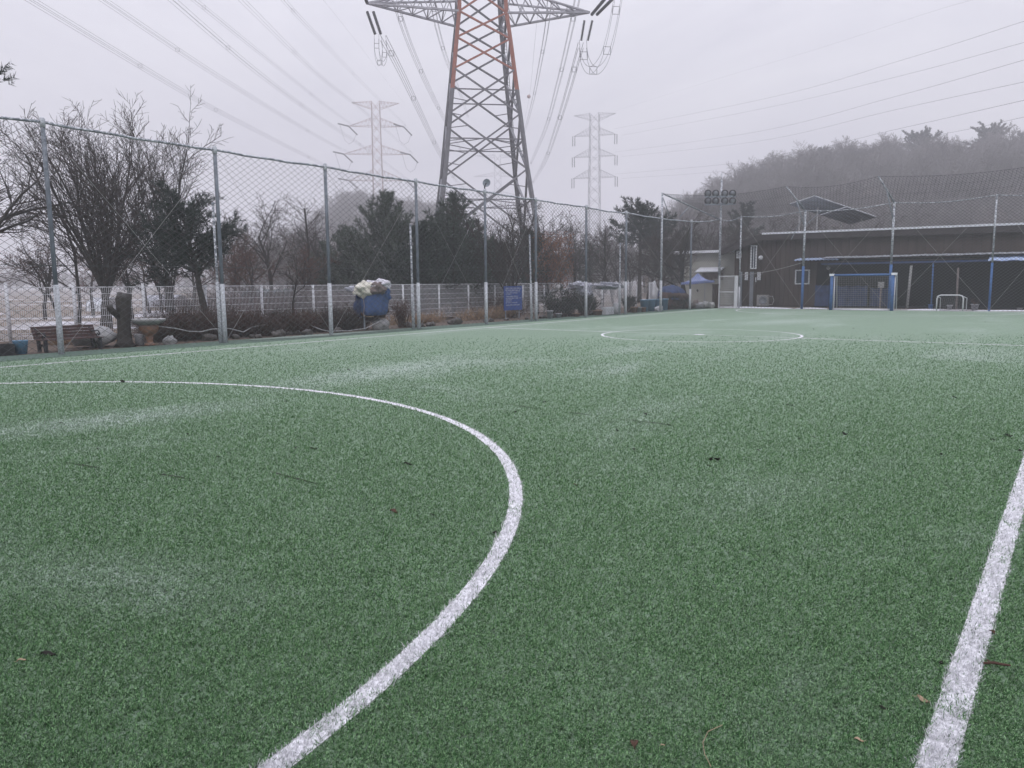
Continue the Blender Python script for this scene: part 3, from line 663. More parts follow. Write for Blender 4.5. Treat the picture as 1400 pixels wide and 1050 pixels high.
for i, (x, d, tp_, m_) in enumerate(((62, 40, 330, 'twig'), (128, 44, 322, 'twigred'), (205, 48, 318, 'twig'), (268, 46, 330, 'twigred'), (300, 52, 300, 'twig'), (332, 60, 292, 'twig'), (352, 48, 300, 'twigred'), (398, 56, 286, 'twig'), (415, 38, 330, 'twigred'), (448, 60, 292, 'twig'), (468, 48, 310, 'twig'),
    (668, 52, 300, 'twig'), (728, 54, 296, 'twig'), (768, 62, 300, 'twig'), (795, 66, 296, 'twig'), (838, 62, 306, 'twig'), (850, 70, 300, 'twig'), (884, 60, 318, 'twig'), (918, 62, 300, 'twig'), (955, 58, 296, 'twig'), (972, 66, 286, 'twig'), (1000, 64, 300, 'twig'), (1025, 66, 296, 'twig'))):
    bare_tree('bare_tree', 'grey bare tree in the continuous belt behind the white fence', x, d, tp_, OPEN, .1, 600+i, mw=m_, group='bare trees in the belt behind the white fence', over=dict(n=[9, 8, 6, 3]))
# --- pines
pine('pine_tree', 'dark spreading pine leaning left behind the slim pale pole', 288, 26, 276, 1.9, 2.3, .13, 51, 'needledk', 40, 1.25, lean=(-.10, -.12), shape='round')
pine('pine_tree', 'dark pine crown left part, in front of the airy bare tree', 232, 28, 318, 1.7, 1.9, .1, 52, 'needledk', 26, 1.0, shape='round')
pine('pine_tree', 'pale green spreading pine with upright shoots, left of the big pylon', 532, 40, 262, .3, 3.7, .15, 53, 'needle2', 95, 1.25, upb=.35)
pine('pine_tree', 'wide low pine between the larch and the taller pale pine', 480, 42, 312, .3, 3.2, .12, 54, 'needle2', 60, 1.2, upb=.3)
pine('pine_tree', 'green pine in front of the left leg of the big pylon', 622, 38, 264, .4, 3.3, .13, 55, 'needle', 80, 1.2, upb=.3)
pine('pine_tree', 'low dark pine right of the pale cloth bundle', 580, 37, 306, .3, 3.0, .1, 56, 'needledk', 64, 1.2, upb=.25)
pine('pine_tree', 'dark low conifer beside the leafless larch', 446, 42, 330, .4, 1.2, .08, 57, 'needledk', 26, 1.0)
pine('pine_tree', 'small dark evergreen behind the notice board', 735, 42, 322, .6, 1.4, .08, 58, 'needledk', 24, 1.0)
pine('pine_tree', 'tall flat-topped pine in the mist left of the beige building', 874, 64, 276, 4.6, 3.4, .2, 59, 'needledk', 44, 1.2, shape='umbrella', nl=.22, nw=.02)
pine('pine_tree', 'dense evergreen in the mist behind the floodlight mast', 1012, 82, 272, .8, 3.0, .15, 60, 'needledk', 34, 1.0, shape='round', nl=.24, nw=.025)
pine('pine_tree', 'low evergreen in the mist between tall pine and broad bare tree', 905, 74, 296, 1.5, 2.6, .15, 61, 'needledk', 30, .9, shape='round', nl=.24, nw=.025)
pine('pine_tree', 'thin greenish pine right of the leafless conifer', 806, 56, 330, .8, 1.6, .08, 62, 'needle', 24, .9)
e = at(8, 97, 13.5); bs = gp(-190, 14.0)
pine('pine_tree', 'pine whose branch tip pokes in at the upper left edge', 0, 0, 0, 3.0, 1.5, .14, 63, 'needledk', 26, 1.0, base=bs, H=7.2, extra=[(bs+Vector((0, 0, 4.4)), e)])
for i, (x, d, tp_, lb) in enumerate(((505, 50, 322, 'dark conifer between the two pale pines, set further back'), (556, 48, 300, 'dark conifer behind the short pole, set further back'), (600, 47, 292, 'dark conifer beside the left leg of the big pylon'), (648, 46, 300, 'dark conifer in front of the middle of the big pylon'), (676, 47, 330, 'low dark conifer left of the notice board'), (722, 48, 312, 'dark conifer below the right legs of the big pylon'))):
    pine('pine_tree', lb, x, d, tp_, .3, 3.0, .12, 80+i, 'needledk', 46, .9, upb=.25, nl=.2, nw=.018)
# --- shrubs, dry stems in the bed
rnd = random.Random(9)
for i in range(36):
    x = 222+i*7.6+rnd.uniform(-4, 4); b_ = on(((-21.8, 9), (-20.5, 46.5)), x)+Vector((rnd.uniform(-.5, .35), 0, 0))
    shrub('dormant_shrub', 'low twiggy brown shrub in the planting bed', b_, rnd.uniform(.6, 1.0), rnd.uniform(.9, 1.3), 70, 200+i, rnd.choice(['twigpurp', 'twigpurp', 'twigred', 'twig']), 'dormant shrubs in the planting bed')
for i in range(26):
    x = rnd.choice([rnd.uniform(395, 475), rnd.uniform(575, 700), rnd.uniform(530, 700)]); b_ = on(((-22.9, 9), (-21.4, 46.5)), x)
    shrub('dry_grass_clump', 'clump of tan dry stems at the foot of the white fence', b_, rnd.uniform(.35, .65), .7, 46, 300+i, 'twigtan', 'dry clumps along the white fence', cat='grass')
for i in range(34):
    x = rnd.uniform(245, 700); b_ = gp(x, rnd.uniform(31, 40) if x < 460 else rnd.uniform(36, 43))
    shrub('leafless_bush', 'dark leafless bush in the thicket behind the white fence', b_, rnd.uniform(1.1, 1.7), rnd.uniform(1.5, 2.4), 90, 500+i, rnd.choice(['twig', 'twigpurp', 'twigred']), 'leafless bushes behind the white fence')
for i in range(7):
    b_ = on(((-23.4, 9), (-22, 46.5)), rnd.uniform(60, 190)); shrub('dry_grass_clump', 'clump of tan dry stems behind the bench', b_, rnd.uniform(.3, .6), .7, 40, 360+i, 'twigtan', 'dry clumps behind the bench', cat='grass')
for i, (x, h, w_, lb) in enumerate(((757, .95, .5, 'dark upright potted bush right of the slim pole'), (769, .75, .6, 'dark rounded potted bush next to the upright bush'), (780.5, 1.15, .45, 'tall dark bush left of the pale plastic sheet'),
    (795, 1.0, .35, 'narrow dark bush behind the fence post by the plastic sheet'), (806, .85, .5, 'dark leaning bush right of the plastic sheet'), (551, 1.0, .5, 'dark reddish bush left of the paired poles'), (860, .8, .4, 'dark bush beside the terracotta pots'))):
    b_ = on(((-21.0, 9), (-19.9, 46.5)), x); shrub('dark_bush', lb, b_, h, w_, 70, 400+i, 'twigpurp' if i != 5 else 'twigred', None, 1.2, 'needledk' if i != 5 else None)
# rocks edging the bed
EDGE = ((-20.75, 8), (-19.5, 46.5))
for i in range(36):
    x = rnd.choice([rnd.uniform(196, 470), rnd.uniform(540, 850), rnd.uniform(540, 850)]); s = rnd.uniform(.05, .15)
    b_ = on(EDGE, x)+Vector((-rnd.uniform(0, .5), 0, s*.35)); mb = MB(); mb.blob(b_, (s*1.3, s*1.5, s), i, .5, 7, 1.6)
    tag(mb.build('rock', K['stone'], None, True), 'rough dark stone edging the planting bed', 'rock', 'stones edging the planting bed')
for x, s, lb in ((524, .3, 'pale boulder under the blue covered bundle'), (235, .16, 'light stone with frost right of the terracotta basin'), (627, .2, 'round brown lump on the turf edge under the low pine')):
    b_ = on(EDGE, x)+Vector((-.1, 0, s*.4)); tag(MB().blob(b_, (s, s*1.2, s*.9), int(x), .4, 9, 1.5).build('rock', K['stone'] if x > 600 else K['concrete'], None, True), lb, 'rock')
# pale slab behind the bench
b_ = on(EDGE, 150)+Vector((-.9, 0, .28)); tag(MB().blob(b_, (.5, .6, .27), 77, .35, 9, 1.2).build('rock', K['concrete'], None, True), 'large pale slab of rock between bench and sawn trunk', 'rock')
# pale pipe along the bed
mb = MB(); pts = []
for x, y, d in ((215, 446, 21.5), (240, 449, 22), (258, 453, 22.5), (275, 453.5, 22.8), (290, 450, 23), (313, 449, 23.5), (333, 454, 24), (345, 447, 24.6), (362, 444, 25.2), (372, 446, 25.6)): pts.append(at(x, y, d))
mb.tube(pts, .018, 6); tag(mb.build('hose', K['concrete'], None, True), 'thin pale hose winding through the shrub bed', 'hose')
mb = MB(); mb.tube([at(421, 443.5, 26.3), at(440, 451, 26), at(450, 453, 25.7), at(478, 452, 26.3), at(500, 449, 27), at(522, 438, 27.5)], .016, 6); tag(mb.build('hose', K['concrete'], None, True), 'thin pale hose on the turf edge by the blue bundle', 'hose')
# ------------------------------------------------------------------ bench
A = on(((-21.05, 8), (-20, 46.5)), 49); B = on(((-21.05, 8), (-20, 46.5)), 134)
bn_ = thing('park_bench', 'brown slatted park bench with black iron ends behind the fence post', 'bench', A.lerp(B, .5))
d = (B-A).normalized(); n = Vector((-d.y, d.x, 0)); n = n if n.x < 0 else -n      # n points away from the pitch
Z = Vector((0, 0, 1))
mb = MB()
for i in range(4): o_ = -n*(.02+.105*i)+Z*(.43-.004*i); mb.bar(A+o_, B+o_, .03, .1, up=n)
se = mb.build('seat', K['wood'], bn_); mb = MB()
for i in range(4): o_ = n*(.06+.045*i)+Z*(.50+.105*i); mb.bar(A+o_, B+o_, .098, .03, up=n)
mb.build('backrest', K['wood'], bn_)
for E_ in (A+d*.1, B-d*.1):
    mb = MB(); mb.bar(E_+n*.02, E_+n*.06+Z*.45, .06, .1); mb.bar(E_-n*.36, E_-n*.36+Z*.43, .06, .1); mb.bar(E_-n*.38+Z*.41, E_+n*.06+Z*.41, .05, .04)
    mb.bar(E_+n*.06+Z*.42, E_+n*.22+Z*.86, .045, .03); mb.tube([E_+n*.1+Z*.62, E_-n*.1+Z*.66, E_-n*.3+Z*.66, E_-n*.38+Z*.58, E_-n*.33+Z*.5], .022, 6)
    mb.tube([E_-n*.33+Z*.5, E_-n*.25+Z*.56, E_-n*.18+Z*.5, E_-n*.25+Z*.45], .018, 6); mb.tube([E_-n*.3+Z*.1, E_-n*.15+Z*.26, E_-n*.02+Z*.1], .018, 6)
    mb.build('end_frame', K['iron'], bn_)
bn_.scale = (1, 1, .72)
# bucket and tray
b_ = on(((-20.9, 7), (-19.9, 46.5)), 29); th = thing('bucket', 'blue plastic bucket standing left of the bench', 'bucket', b_)
MB().lathe(b_, [(.13, 0), (.165, .3), (.172, .31), (.172, .33), (.16, .33), (.13, .03)], 20).build('body', K['barrel'], th, True)
MB().tube([b_+Vector((.17*cos(a), .17*sin(a)*.3, .31+.0*a-.1*sin(a))) for a in np.linspace(0, pi, 9)], .005, 5).build('handle', K['galv'], th)
b_ = on(((-20.9, 7), (-19.9, 46.5)), 2); th = thing('planter_box', 'black planter box at the left edge beside the blue bucket', 'planter', b_)
mb = MB(); 
for s, sz in (((0, .19, .13), (.5, .03, .26)), ((0, -.19, .13), (.5, .03, .26)), ((.24, 0, .13), (.03, .35, .26)), ((-.24, 0, .13), (.03, .35, .26)), ((0, 0, .03), (.45, .35, .03))): mb.box(b_+Matrix.Rotation(1.4, 3, 'Z')@Vector(s), sz, 1.4)
mb.build('box', K['iron'], th); MB().blob(b_+Vector((0, 0, .16)), (.17, .2, .09), 5, .4).build('soil', K['gap'], th, True)
# sawn trunk
b_ = on(((-20.95, 8), (-19.9, 46.5)), 171); zt = hz(b_, 401); th = thing('tree_stump', 'tall sawn-off tree trunk with a side stub right of the bench', 'stump', b_)
mb = MB(); mb.tube([b_+Vector((0, 0, -.02)), b_+Vector((0, 0, .12)), b_+Vector((.01, 0, .4)), b_+Vector((0, .02, .9)), b_+Vector((.02, .05, 1.25)), b_+Vector((.03, .09, zt))], [.3, .2, .165, .165, .2, .175], 14)
mb.v = [tuple(Vector(v)*1+Vector((1, 1, 0))*.03*noise.noise(Vector(v)*6)) for v in mb.v]; mb.build('trunk', K['bark'], th, True)
MB().tube([b_+Vector((0, -.05, .75)), b_+Vector((-.05, -.28, 1.0)), b_+Vector((-.05, -.33, 1.12))], [.09, .085, .08], 9).build('side_stub', K['bark'], th, True)
# terracotta basin
b_ = on(((-20.75, 8), (-19.9, 46.5)), 205); th = thing('bird_bath', 'terracotta pedestal basin with grey rim right of the sawn trunk', 'bird bath', b_); k = hz(b_, 437)/.62
MB().lathe(b_, [(r_*k*.95, z*k) for r_, z in ((.13, 0), (.13, .03), (.085, .06), (.075, .12), (.09, .2), (.1, .24), (.15, .27), (.21, .34), (.235, .42), (.23, .47), (.2, .5))], 24).build('pedestal', K['terracotta'], th, True)
MB().lathe(b_, [(r_*k*.95, z*k) for r_, z in ((.24, .5), (.33, .54), (.39, .58), (.41, .60), (.41, .64), (.38, .645), (.3, .6), (.1, .57))], 28).build('basin', K['concrete'], th, True)
for i, (x, lb, m_) in enumerate(((196, 'dark lump of snow-dusted stone behind the basin rim', 'stone'),)):
    pass
b2 = b_+Vector((-.25, -.15, 0)); tag(MB().lathe(b2, [(.11, 0), (.12, .22), (.13, .3), (.1, .3)], 12).build('plant_pot', K['pot'], None, True), 'grey pot behind the foot of the terracotta basin', 'pot')
# ------------------------------------------------------------------ blue covered bundle
b_ = on(((-20.9, 8), (-19.9, 46.5)), 507); db = b_.dot(FH); th = thing('covered_bundle', 'bulky bundle with a dark blue padded cover hung behind the fence', 'bundle', b_)
cb = at(511, 413, db)
fold = lambda a, z: 1+.07*sin(5*a+4*z)+.05*sin(11*a-3*z)+.05*noise.noise(Vector((a*2, z*4, 1)))
zc0 = cb.z
MB().lathe((cb.x, cb.y, 0), [(.30, zc0-.47), (.42, zc0-.44), (.46, zc0-.3), (.48, zc0), (.47, zc0+.25), (.43, zc0+.4), (.3, zc0+.5), (.1, zc0+.54)], 40, fold).build('blue_cover', K['navy'], th, True)
q = at(495, 417, db+.25); MB().blob(q, (.3, .35, .45), 3, .3, 12).build('dark_cover', K['bluetarp'], th, True)
for k_, (x, y, r_, m_, s_) in enumerate(((498, 396, (.32, .36, .25), 'cream', 1), (519, 389, (.36, .42, .2), 'lilac', 2), (517, 394, (.24, .3, .2), 'greybrown', 3), (505, 388, (.14, .15, .12), 'lilac', 4), (483, 395, (.2, .3, .11), 'plastic', 5), (525, 404, (.2, .25, .32), 'navy', 7))):
    dd = {1: -.3, 3: -.38, 6: -.2, 7: .0}.get(s_, -.1)
    c_ = at(x, y, db+dd); mb = MB().blob(c_, r_, s_, .45, 18, 1.7); mb.build('cloth', K[m_], th, True)
MB().blob(at(510, 427, db+.2), (.42, .45, .3), 9, .5, 12, 2).build('dark_base', K['twigpurp'], th, True)
MB().tube([at(496, 400, db-.5), at(498, 418, db-.5), at(497, 431, db-.5), at(502, 433, db-.5), at(511, 433, db-.5)], .008, 5).build('rope', K['seed'], th)
for s in (-.3, .3): MB().tube([b_+Vector((0, s, 0)), b_+Vector((0, s, zc0))], .03, 6).build('leg', K['galv'], th)
# ------------------------------------------------------------------ notice board
SL = ((-21.6, 10), (-20.6, 45)); A = on(SL, 689.3); B = on(SL, 713.5); zt, zb = hz(A, 391.3), hz(A, 424.6)
th = thing('notice_board', 'blue notice board with rows of white lettering on the fence', 'sign', A.lerp(B, .5)); d = (B-A); Wd = d.length; d.normalize(); n = Vector((d.y, -d.x, 0)); n = n if n.x > 0 else -n
MB().box(A.lerp(B, .5)+Z*(zt+zb)/2, (Wd, .03, zt-zb), atan2(d.y, d.x)).build('board', K['signblue'], th)
for s in (.12, .88): MB().tube([A.lerp(B, s)-n*.04, A.lerp(B, s)-n*.04+Z*(zt-.05)], .025, 6).build('leg', K['galv'], th)
mb = MB(); rnd = random.Random(12)
Hh = zt-zb; rows = [(.10, .075, .07, .93), (.185, .07, .07, .86), (.29, .042, .1, .74), (.345, .042, .1, .42), (.43, .055, .1, .76), (.505, .05, .1, .94), (.565, .04, .1, .4), (.62, .042, .1, .4), (.69, .048, .1, .72), (.79, .055, .1, .86)]
for v, hh, x0, x1 in rows:
    x = x0; cz = zt-v*Hh; h_ = hh*Hh*.46; gw = h_*1.7
    def stk(a, b2_, c_, e_, w__=.16):
        mb.bar(A+d*(xx+a*gw)+n*.0185+Z*(cz+b2_*h_), A+d*(xx+c_*gw)+n*.0185+Z*(cz+e_*h_), h_*w__*1.5, .004, up=n)
    while x*Wd < x1*Wd-gw*.5:
        xx = x*Wd; k = rnd.randrange(5)
        stk(.1, .8, .6, .8) if k != 2 else stk(.1, .8, .1, -.1)
        stk(.78, 1, .78, -.3 if k < 3 else -1)
        if k in (0, 2, 4): stk(.1, 0, .6, 0)
        if k in (0, 1): stk(.1, .8, .1, 0)
        if k in (1, 3): stk(.2, -.9, .8, -.9); stk(.2, -.4, .2, -.9)
        if k == 3: stk(.35, .3, .6, -.2)
        x += gw*1.12/Wd
        if rnd.random() < .18 and v > .25: x += gw*.7/Wd
    if v > .25: xx = .035*Wd; stk(0, 0, .25, 0, .25)
mb.build('lettering', K['white'], th)
mb = MB(); mb.box(A.lerp(B, .5)+n*.018+Z*(zt-.245*Hh), (Wd*.86, .004, .008), atan2(d.y, d.x)); mb.build('rule', K['white'], th)
# plastic sheet over a stake
b_ = on(((-21.3, 8), (-20.2, 46.5)), 797); th = thing('plastic_sheet', 'cloudy plastic sheet bunched over the white fence by a tall post', 'plastic sheet', b_)
for x, y, r_, s in ((797, 400, (.35, .45, .42), 1), (790, 391, (.4, .6, .18), 2), (803, 404, (.25, .3, .4), 3), (832, 391, (.5, 1.0, .16), 4)):
    MB().blob(at(x, y, b_.dot(FH)+.6), r_, s, .8, 14, 2.6).build('sheet', K['plastic'], th, True)
MB().tube([b_, b_+Vector((-.6, 0, .6)), at(797, 402, b_.dot(FH)+.6)], .03, 6).build('stake', K['galv'], th)
# pots, crates, barrels along the far end of the bed
PL = ((-20.4, 9), (-19.3, 46.5))
def pot(x, r_, h, m_, label, off=0, nm='plant_pot'):
    b_ = on(PL, x)+Vector((off, 0, 0)); th = thing(nm, label, 'pot', b_); 
    MB().lathe(b_, [(r_*.7, 0), (r_*.95, h*.86), (r_*1.05, h*.87), (r_*1.05, h), (r_*.9, h), (r_*.85, h*.8)], 16).build('pot', K[m_], th, True)
    MB().blob(b_+Z*h*.8, (r_*.85, r_*.85, h*.12), 1, .3, 6).build('soil', K['gap'], th, True)
pot(752, .16, .36, 'pot', 'pale square-ish pot under the dark upright bush'); pot(764, .15, .2, 'pot', 'grey pot with snow at the turf edge'); pot(788, .2, .16, 'terracotta', 'shallow brown pot below the plastic sheet')
pot(817, .26, .24, 'terracotta', 'reddish pot cluster left of the white crates'); pot(822, .2, .2, 'terracotta', 'small reddish pot behind the cluster', -.3)
pot(867, .2, .3, 'terracotta', 'terracotta pot right of the paired white poles'); pot(874, .16, .28, 'pot', 'grey pot beside the terracotta pot'); pot(880, .15, .24, 'terracotta', 'small terracotta pot left of the blue bins')
for i, x in enumerate((827.5, 831, 834.5)):
    b_ = on(PL, x); th = thing('crate', ('left', 'middle', 'right')[i]+' one of three white plastic crates at the turf edge', 'crate', b_, 'white crates at the turf edge')
    mb = MB(); 
    for sx in (-1, 1): mb.box(b_+Vector((sx*.13, 0, .17)), (.02, .24, .34)); mb.box(b_+Vector((0, sx*.12, .17)), (.24, .02, .34))
    mb.box(b_+Z*.02, (.24, .22, .03)); mb.build('box', K['white'], th); MB().box(b_+Z*.35, (.3, .28, .035)).box(b_+Z*.30, (.29, .27, .02)).build('rim', K['snow'], th)
b_ = on(PL, 842); tag(MB().lathe(b_, [(.16, 0), (.18, .3), (.17, .5), (.12, .56), (.05, .58)], 14).build('plastic_drum', K['white'], None, True), 'white plastic drum with snow between the crates and slim pole', 'drum')
for i, (x, lb) in enumerate(((886.5, 'leftmost of the four blue plastic bins'), (893.5, 'second blue plastic bin from the left'), (900, 'third blue plastic bin, left of the white post'), (907, 'rightmost blue plastic bin, right of the white post'))):
    b_ = on(PL, x)+Vector((-.25, .2*i, 0)); th = thing('plastic_bin', lb, 'bin', b_, 'blue plastic bins near the far corner')
    h = .66; MB().lathe(b_, [(.2, 0), (.24, h*.9), (.26, h*.91), (.265, h), (.24, h), (.19, .08)], 18).build('body', K['barrel'], th, True)
    MB().lathe(b_, [(.2, h-.05), (.15, h+.0)], 14).build('contents', K['plastic'], th, True)
b_ = on(PL, 896)+Vector((.2, 0, 0)); tag(MB().blob(b_+Z*.1, (.22, .3, .16), 8, .5, 10, 2).build('sack', K['white'], None, True), 'white sack lying in front of the blue bins', 'sack')
# tarp covered pile + white door frame
b_ = gp(917, 48); th = thing('tarp_covered_pile', 'dark pile under a shiny blue tarpaulin left of the beige building', 'pile', b_)
MB().blob(b_+Z*.4, (1.0, 1.1, .7), 4, .35, 14, 1.5, flat=-.4).build('pile', K['twigpurp'], th, True)
MB().blob(b_+Z*.62, (.92, 1.0, .72), 14, .3, 16, 1.8, flat=-.05).build('tarpaulin', K['bluetarp'], th, True)
mb = MB(); rnd = random.Random(3)
for i in range(260): a = rnd.uniform(0, 2*pi); p = b_+Vector((1.05*cos(a), 1.05*sin(a), rnd.uniform(0, .7))); tuft(mb, rnd, p, Vector((cos(a), sin(a), .5)).normalized(), 5, .22, .02)
mb.build('ivy', K['needledk'], th)
A, B = gp(888, 47.5), gp(895, 47.5); th = thing('gate_frame', 'narrow white upright frame at the end of the white fence', 'frame', A); zt = hz(A, 386)
MB().bar(A, A+Z*zt, .1).bar(B, B+Z*zt, .1).bar(A+Z*(zt-.05), B+Z*(zt-.05), .08).build('frame', K['white'], th); MB().blob(A.lerp(B, .8)+Vector((0, 0, .95)), (.2, .2, .6), 2, .7, 10, 3).build('hanging_bag', K['white'], th, True)
# ------------------------------------------------------------------ gate at the corner
A, B = on(((-30, 46.35), (30, 46.35)), 982.5), on(((-30, 46.35), (30, 46.35)), 1004); zt = hz(A, 377); d = (B-A).normalized()
th = thing('white_gate', 'white steel mesh gate at the far left corner of the pitch', 'gate', A)
mb = MB()
for p in (A, B): mb.bar(p, p+Z*zt, .06)
for z in (.06, zt*.5, zt-.03): mb.bar(A+Z*z, B+Z*z, .05)
mb.build('frame', K['white'], th); mb = MB()
for i in range(1, 12): p = A.lerp(B, i/12); mb.bar(p+Z*.08, p+Z*(zt-.05), .008)
for i in range(1, 14): z = zt*i/14; mb.bar(A+Z*z, B+Z*z, .008)
mb.build('mesh', K['white'], th)
for x, nm in ((1006.5, 'hinge_post'),): p = on(((-30, 46.4), (30, 46.4)), x); MB().bar(p, p+Z*zt, .12).build(nm, K['white'], th)
p = on(((-30, 46.2), (30, 46.2)), 977.5); tag(MB().box(p+Z*.7, (.3, .22, 1.4)).box(p+Z*1.43, (.34, .26, .06)).build('brown_pillar', K['brown'], None), 'short dark brown pillar left of the white gate', 'pillar')
# floodlight mast at the corner
b_ = CORN+Vector((.0, .15, 0)); zt = hz(b_, 246); th = thing('floodlight_mast', 'floodlight mast with two rows of four round lamps over the corner', 'floodlight', b_)
MB().tube([b_, b_+Z*zt], [.085, .05], 10).build('mast', K['snowpipe'], th, True); MB().tube([b_+Z*zt, b_+Z*(zt+.5)], [.02, .01], 5).build('antenna', K['galv'], th)
dm = b_.dot(FH)
for y_ in (268.8, 279.3):
    MB().bar(at(964, y_+.4, dm-.15), at(1005.5, y_-.4, dm-.15), .12, .1).build('lamp_bar', K['galv'], th)
    for x_ in (968, 978.5, 991, 1001.6):
        c_ = at(x_, y_-4.6, dm-.2); f_ = (gy(900, 520)-c_).normalized(); R = f_.to_track_quat('Z', 'Y').to_matrix()
        mb = MB(); pr = [(.02, -.2), (.14, -.14), (.2, 0), (.215, .03), (.2, .04), (.16, .02)]; mb.lathe((0, 0, 0), pr, 16); mb.v = [tuple(c_+R@Vector(v)) for v in mb.v]
        lo_ = mb.build('floodlight', K['insul'], th, True); mb = MB(); mb.lathe((0, 0, 0), [(.158, .021), (.1, .035), (.02, .04)], 16); mb.v = [tuple(c_+R@Vector(v)) for v in mb.v]; mb.build('lens', K['lamp'], lo_, True)
        MB().bar(c_-Z*.14, c_-Z*.24, .03).build('bracket', K['galv'], lo_)
# ------------------------------------------------------------------ far goal
A, B = on(((-30, 45.35), (30, 45.35)), 1135.5), on(((-30, 45.35), (30, 45.35)), 1218.5); zt = hz(B, 374.2)
th = thing('blue_goal', 'blue framed futsal goal with white rear frame and net', 'goal', A.lerp(B, .5)); zg = zt-.04
for p in (A, B): MB().tube([p, p+Z*zg], .085, 12).build('goal_post', K['bluepost'], th, True)
MB().tube([A+Z*zg, B+Z*zg], .055, 12).build('crossbar', K['bluepost'], th, True)
bk = Vector((0, .75, 0)); mb = MB()
for p, s in ((A, 1), (B, 1)):
    q = p+Vector((.09 if p is B else .12, .1, 0)); mb.tube([q, q+Z*zg], .035, 8); mb.tube([q+Z*(zg-.02), q+bk*.6+Z*zg*.97, q+bk+Z*.05], .03, 8)
mb.tube([A+bk+Z*.05, B+bk+Z*.05], .03, 8); mb.tube([A+Z*.04+Vector((0, .12, 0)), B+Z*.04+Vector((0, .12, 0))], .035, 8); mb.build('rear_frame', K['white'], th, True)
mb = MB(); nx = int((B-A).length/.12)
for i in range(nx+1):
    p = A.lerp(B, i/nx)+Vector((0, .12, 0)); mb.tube([p+Z*zg, p+bk*.6+Z*zg*.95, p+bk+Z*.05], .004, 3, False)
for j in range(1, 17): z = zg*j/17; yy = .12+.45+.3*(1-j/17); mb.tube([A+Vector((0, yy, z)), B+Vector((0, yy, z))], .004, 3, False)
for p in (A, B):
    for j in range(1, 17): z = zg*j/17; mb.tube([p+Vector((0, .1, z)), p+Vector((0, .57+.3*(1-j/17), z))], .004, 3, False)
    for j in range(1, 6): mb.tube([p+Vector((0, .12*j, .05)), p+Vector((0, .12*j, zg))], .004, 3, False)
mb.build('goal_net', K['cable'], th)
for x_, nm in ((1131.5, 0),): p = A+Z*zg; MB().box(p+Vector((0, 0, .02)), (.24, .2, .12)).build('corner_cap', K['snow'], th)
MB().box(B+Z*(zg+.03)+Vector((.06, 0, 0)), (.26, .2, .12)).build('corner_cap', K['snow'], th)
# little goal
L2 = ((-30, 46.05), (30, 46.05)); A, B = on(L2, 1280), on(L2, 1316); zt = hz(A, 403.5)
th = thing('small_goal', 'small white rounded goal standing against the back fence', 'goal', A.lerp(B, .5)); d = (B-A).normalized()
MB().tube([A, A+Z*(zt-.18), A+Z*(zt-.05)+d*.05, A+Z*zt+d*.18, B+Z*zt-d*.18, B+Z*(zt-.05)-d*.05, B+Z*(zt-.18), B], .032, 8).build('front_frame', K['white'], th, True)
mb = MB()
for p, s in ((A, .12), (B, .12)): mb.tube([p+Z*(zt-.08), p+Vector((s, .35, zt-.15)), p+Vector((s, .4, 0))], .022, 6)
mb.tube([A+Vector((.1, .4, .03)), B+Vector((.1, .4, .03))], .022, 6); mb.build('rear_frame', K['white'], th, True)
mb = MB()
for i in range(14): p = A.lerp(B, i/13); mb.tube([p+Z*zt, p+Vector((.05, .35, zt*.6)), p+Vector((.1, .4, .03))], .003, 3, False)
for j in range(1, 8): mb.tube([A+Vector((.05, .36, zt*j/8)), B+Vector((.05, .36, zt*j/8))], .003, 3, False)
mb.build('goal_net', K['cable'], th)
# ------------------------------------------------------------------ brown building
YB = 50.6; BL = ((-40, YB), (40, YB))
def bp(x, y, off=0.0):                        # pixel on the front wall (off = metres in front)
    r = ray(x, y); return CAM+r*((YB-off-CAM.y)/r.y)
bb = thing('brown_building', 'long low building clad in dark brown boards with a snow-edged roof', 'building', (-8, YB, 0))
XE = 9.0; xl = bp(1003, 400).x; xk = bp(1045, 321).x; zR = bp(1045, 321).z; zR2 = hz(Vector((XE, YB, 0)), 312); zl_ = bp(988, 342).z
roofz = lambda x: zR+(zR2-zR)*(x-xk)/(XE-xk)*.2 if x > xk else zR+(zl_-zR)*(xk-x)/(xk-bp(988, 342).x)
zcan = bp(1140, 352).z; xo = bp(1112, 380).x
mb = MB(); mk = 0; x = xl; rnd = random.Random(8)
while x < XE:
    w_ = .46 if x > bp(1100, 380).x else .3; xe = min(x+w_, XE); zb_ = 0 if x < xo-.05 else zcan-.3
    if not (x < xo and xe > xo): pass
    zt0 = roofz((x+xe)/2)-.12; mb.mi = 0 if x < bp(1062, 350).x else 1
    mb.box(((x+xe)/2, YB+.05+rnd.uniform(0, .008), (zb_+zt0)/2), (xe-x-.02, .06, zt0-zb_)); x = xe
mb.build('wall', [K['brown'], K['brown2']], bb)
# backing, side walls, rear
MB().box(((xl+xo)/2, YB+.2, zR/2-.2), (xo-xl, .2, zR-.4)).box(((xo+XE)/2, YB+.2, (zcan-.25+zR-.2)/2), (XE-xo, .2, zR-.2-zcan+.25)).build('wall_core', K['gap'], bb)
MB().box(((xl+XE)/2, YB+9, zR/2-.3), (XE-xl, .2, zR-.6)).box((xl+.1, YB+4.6, zl_/2), (.2, 8.6, zl_)).box((XE-.1, YB+4.6, zR/2-.3), (.2, 8.6, zR-.6)).build('rear_wall', K['brown'], bb)
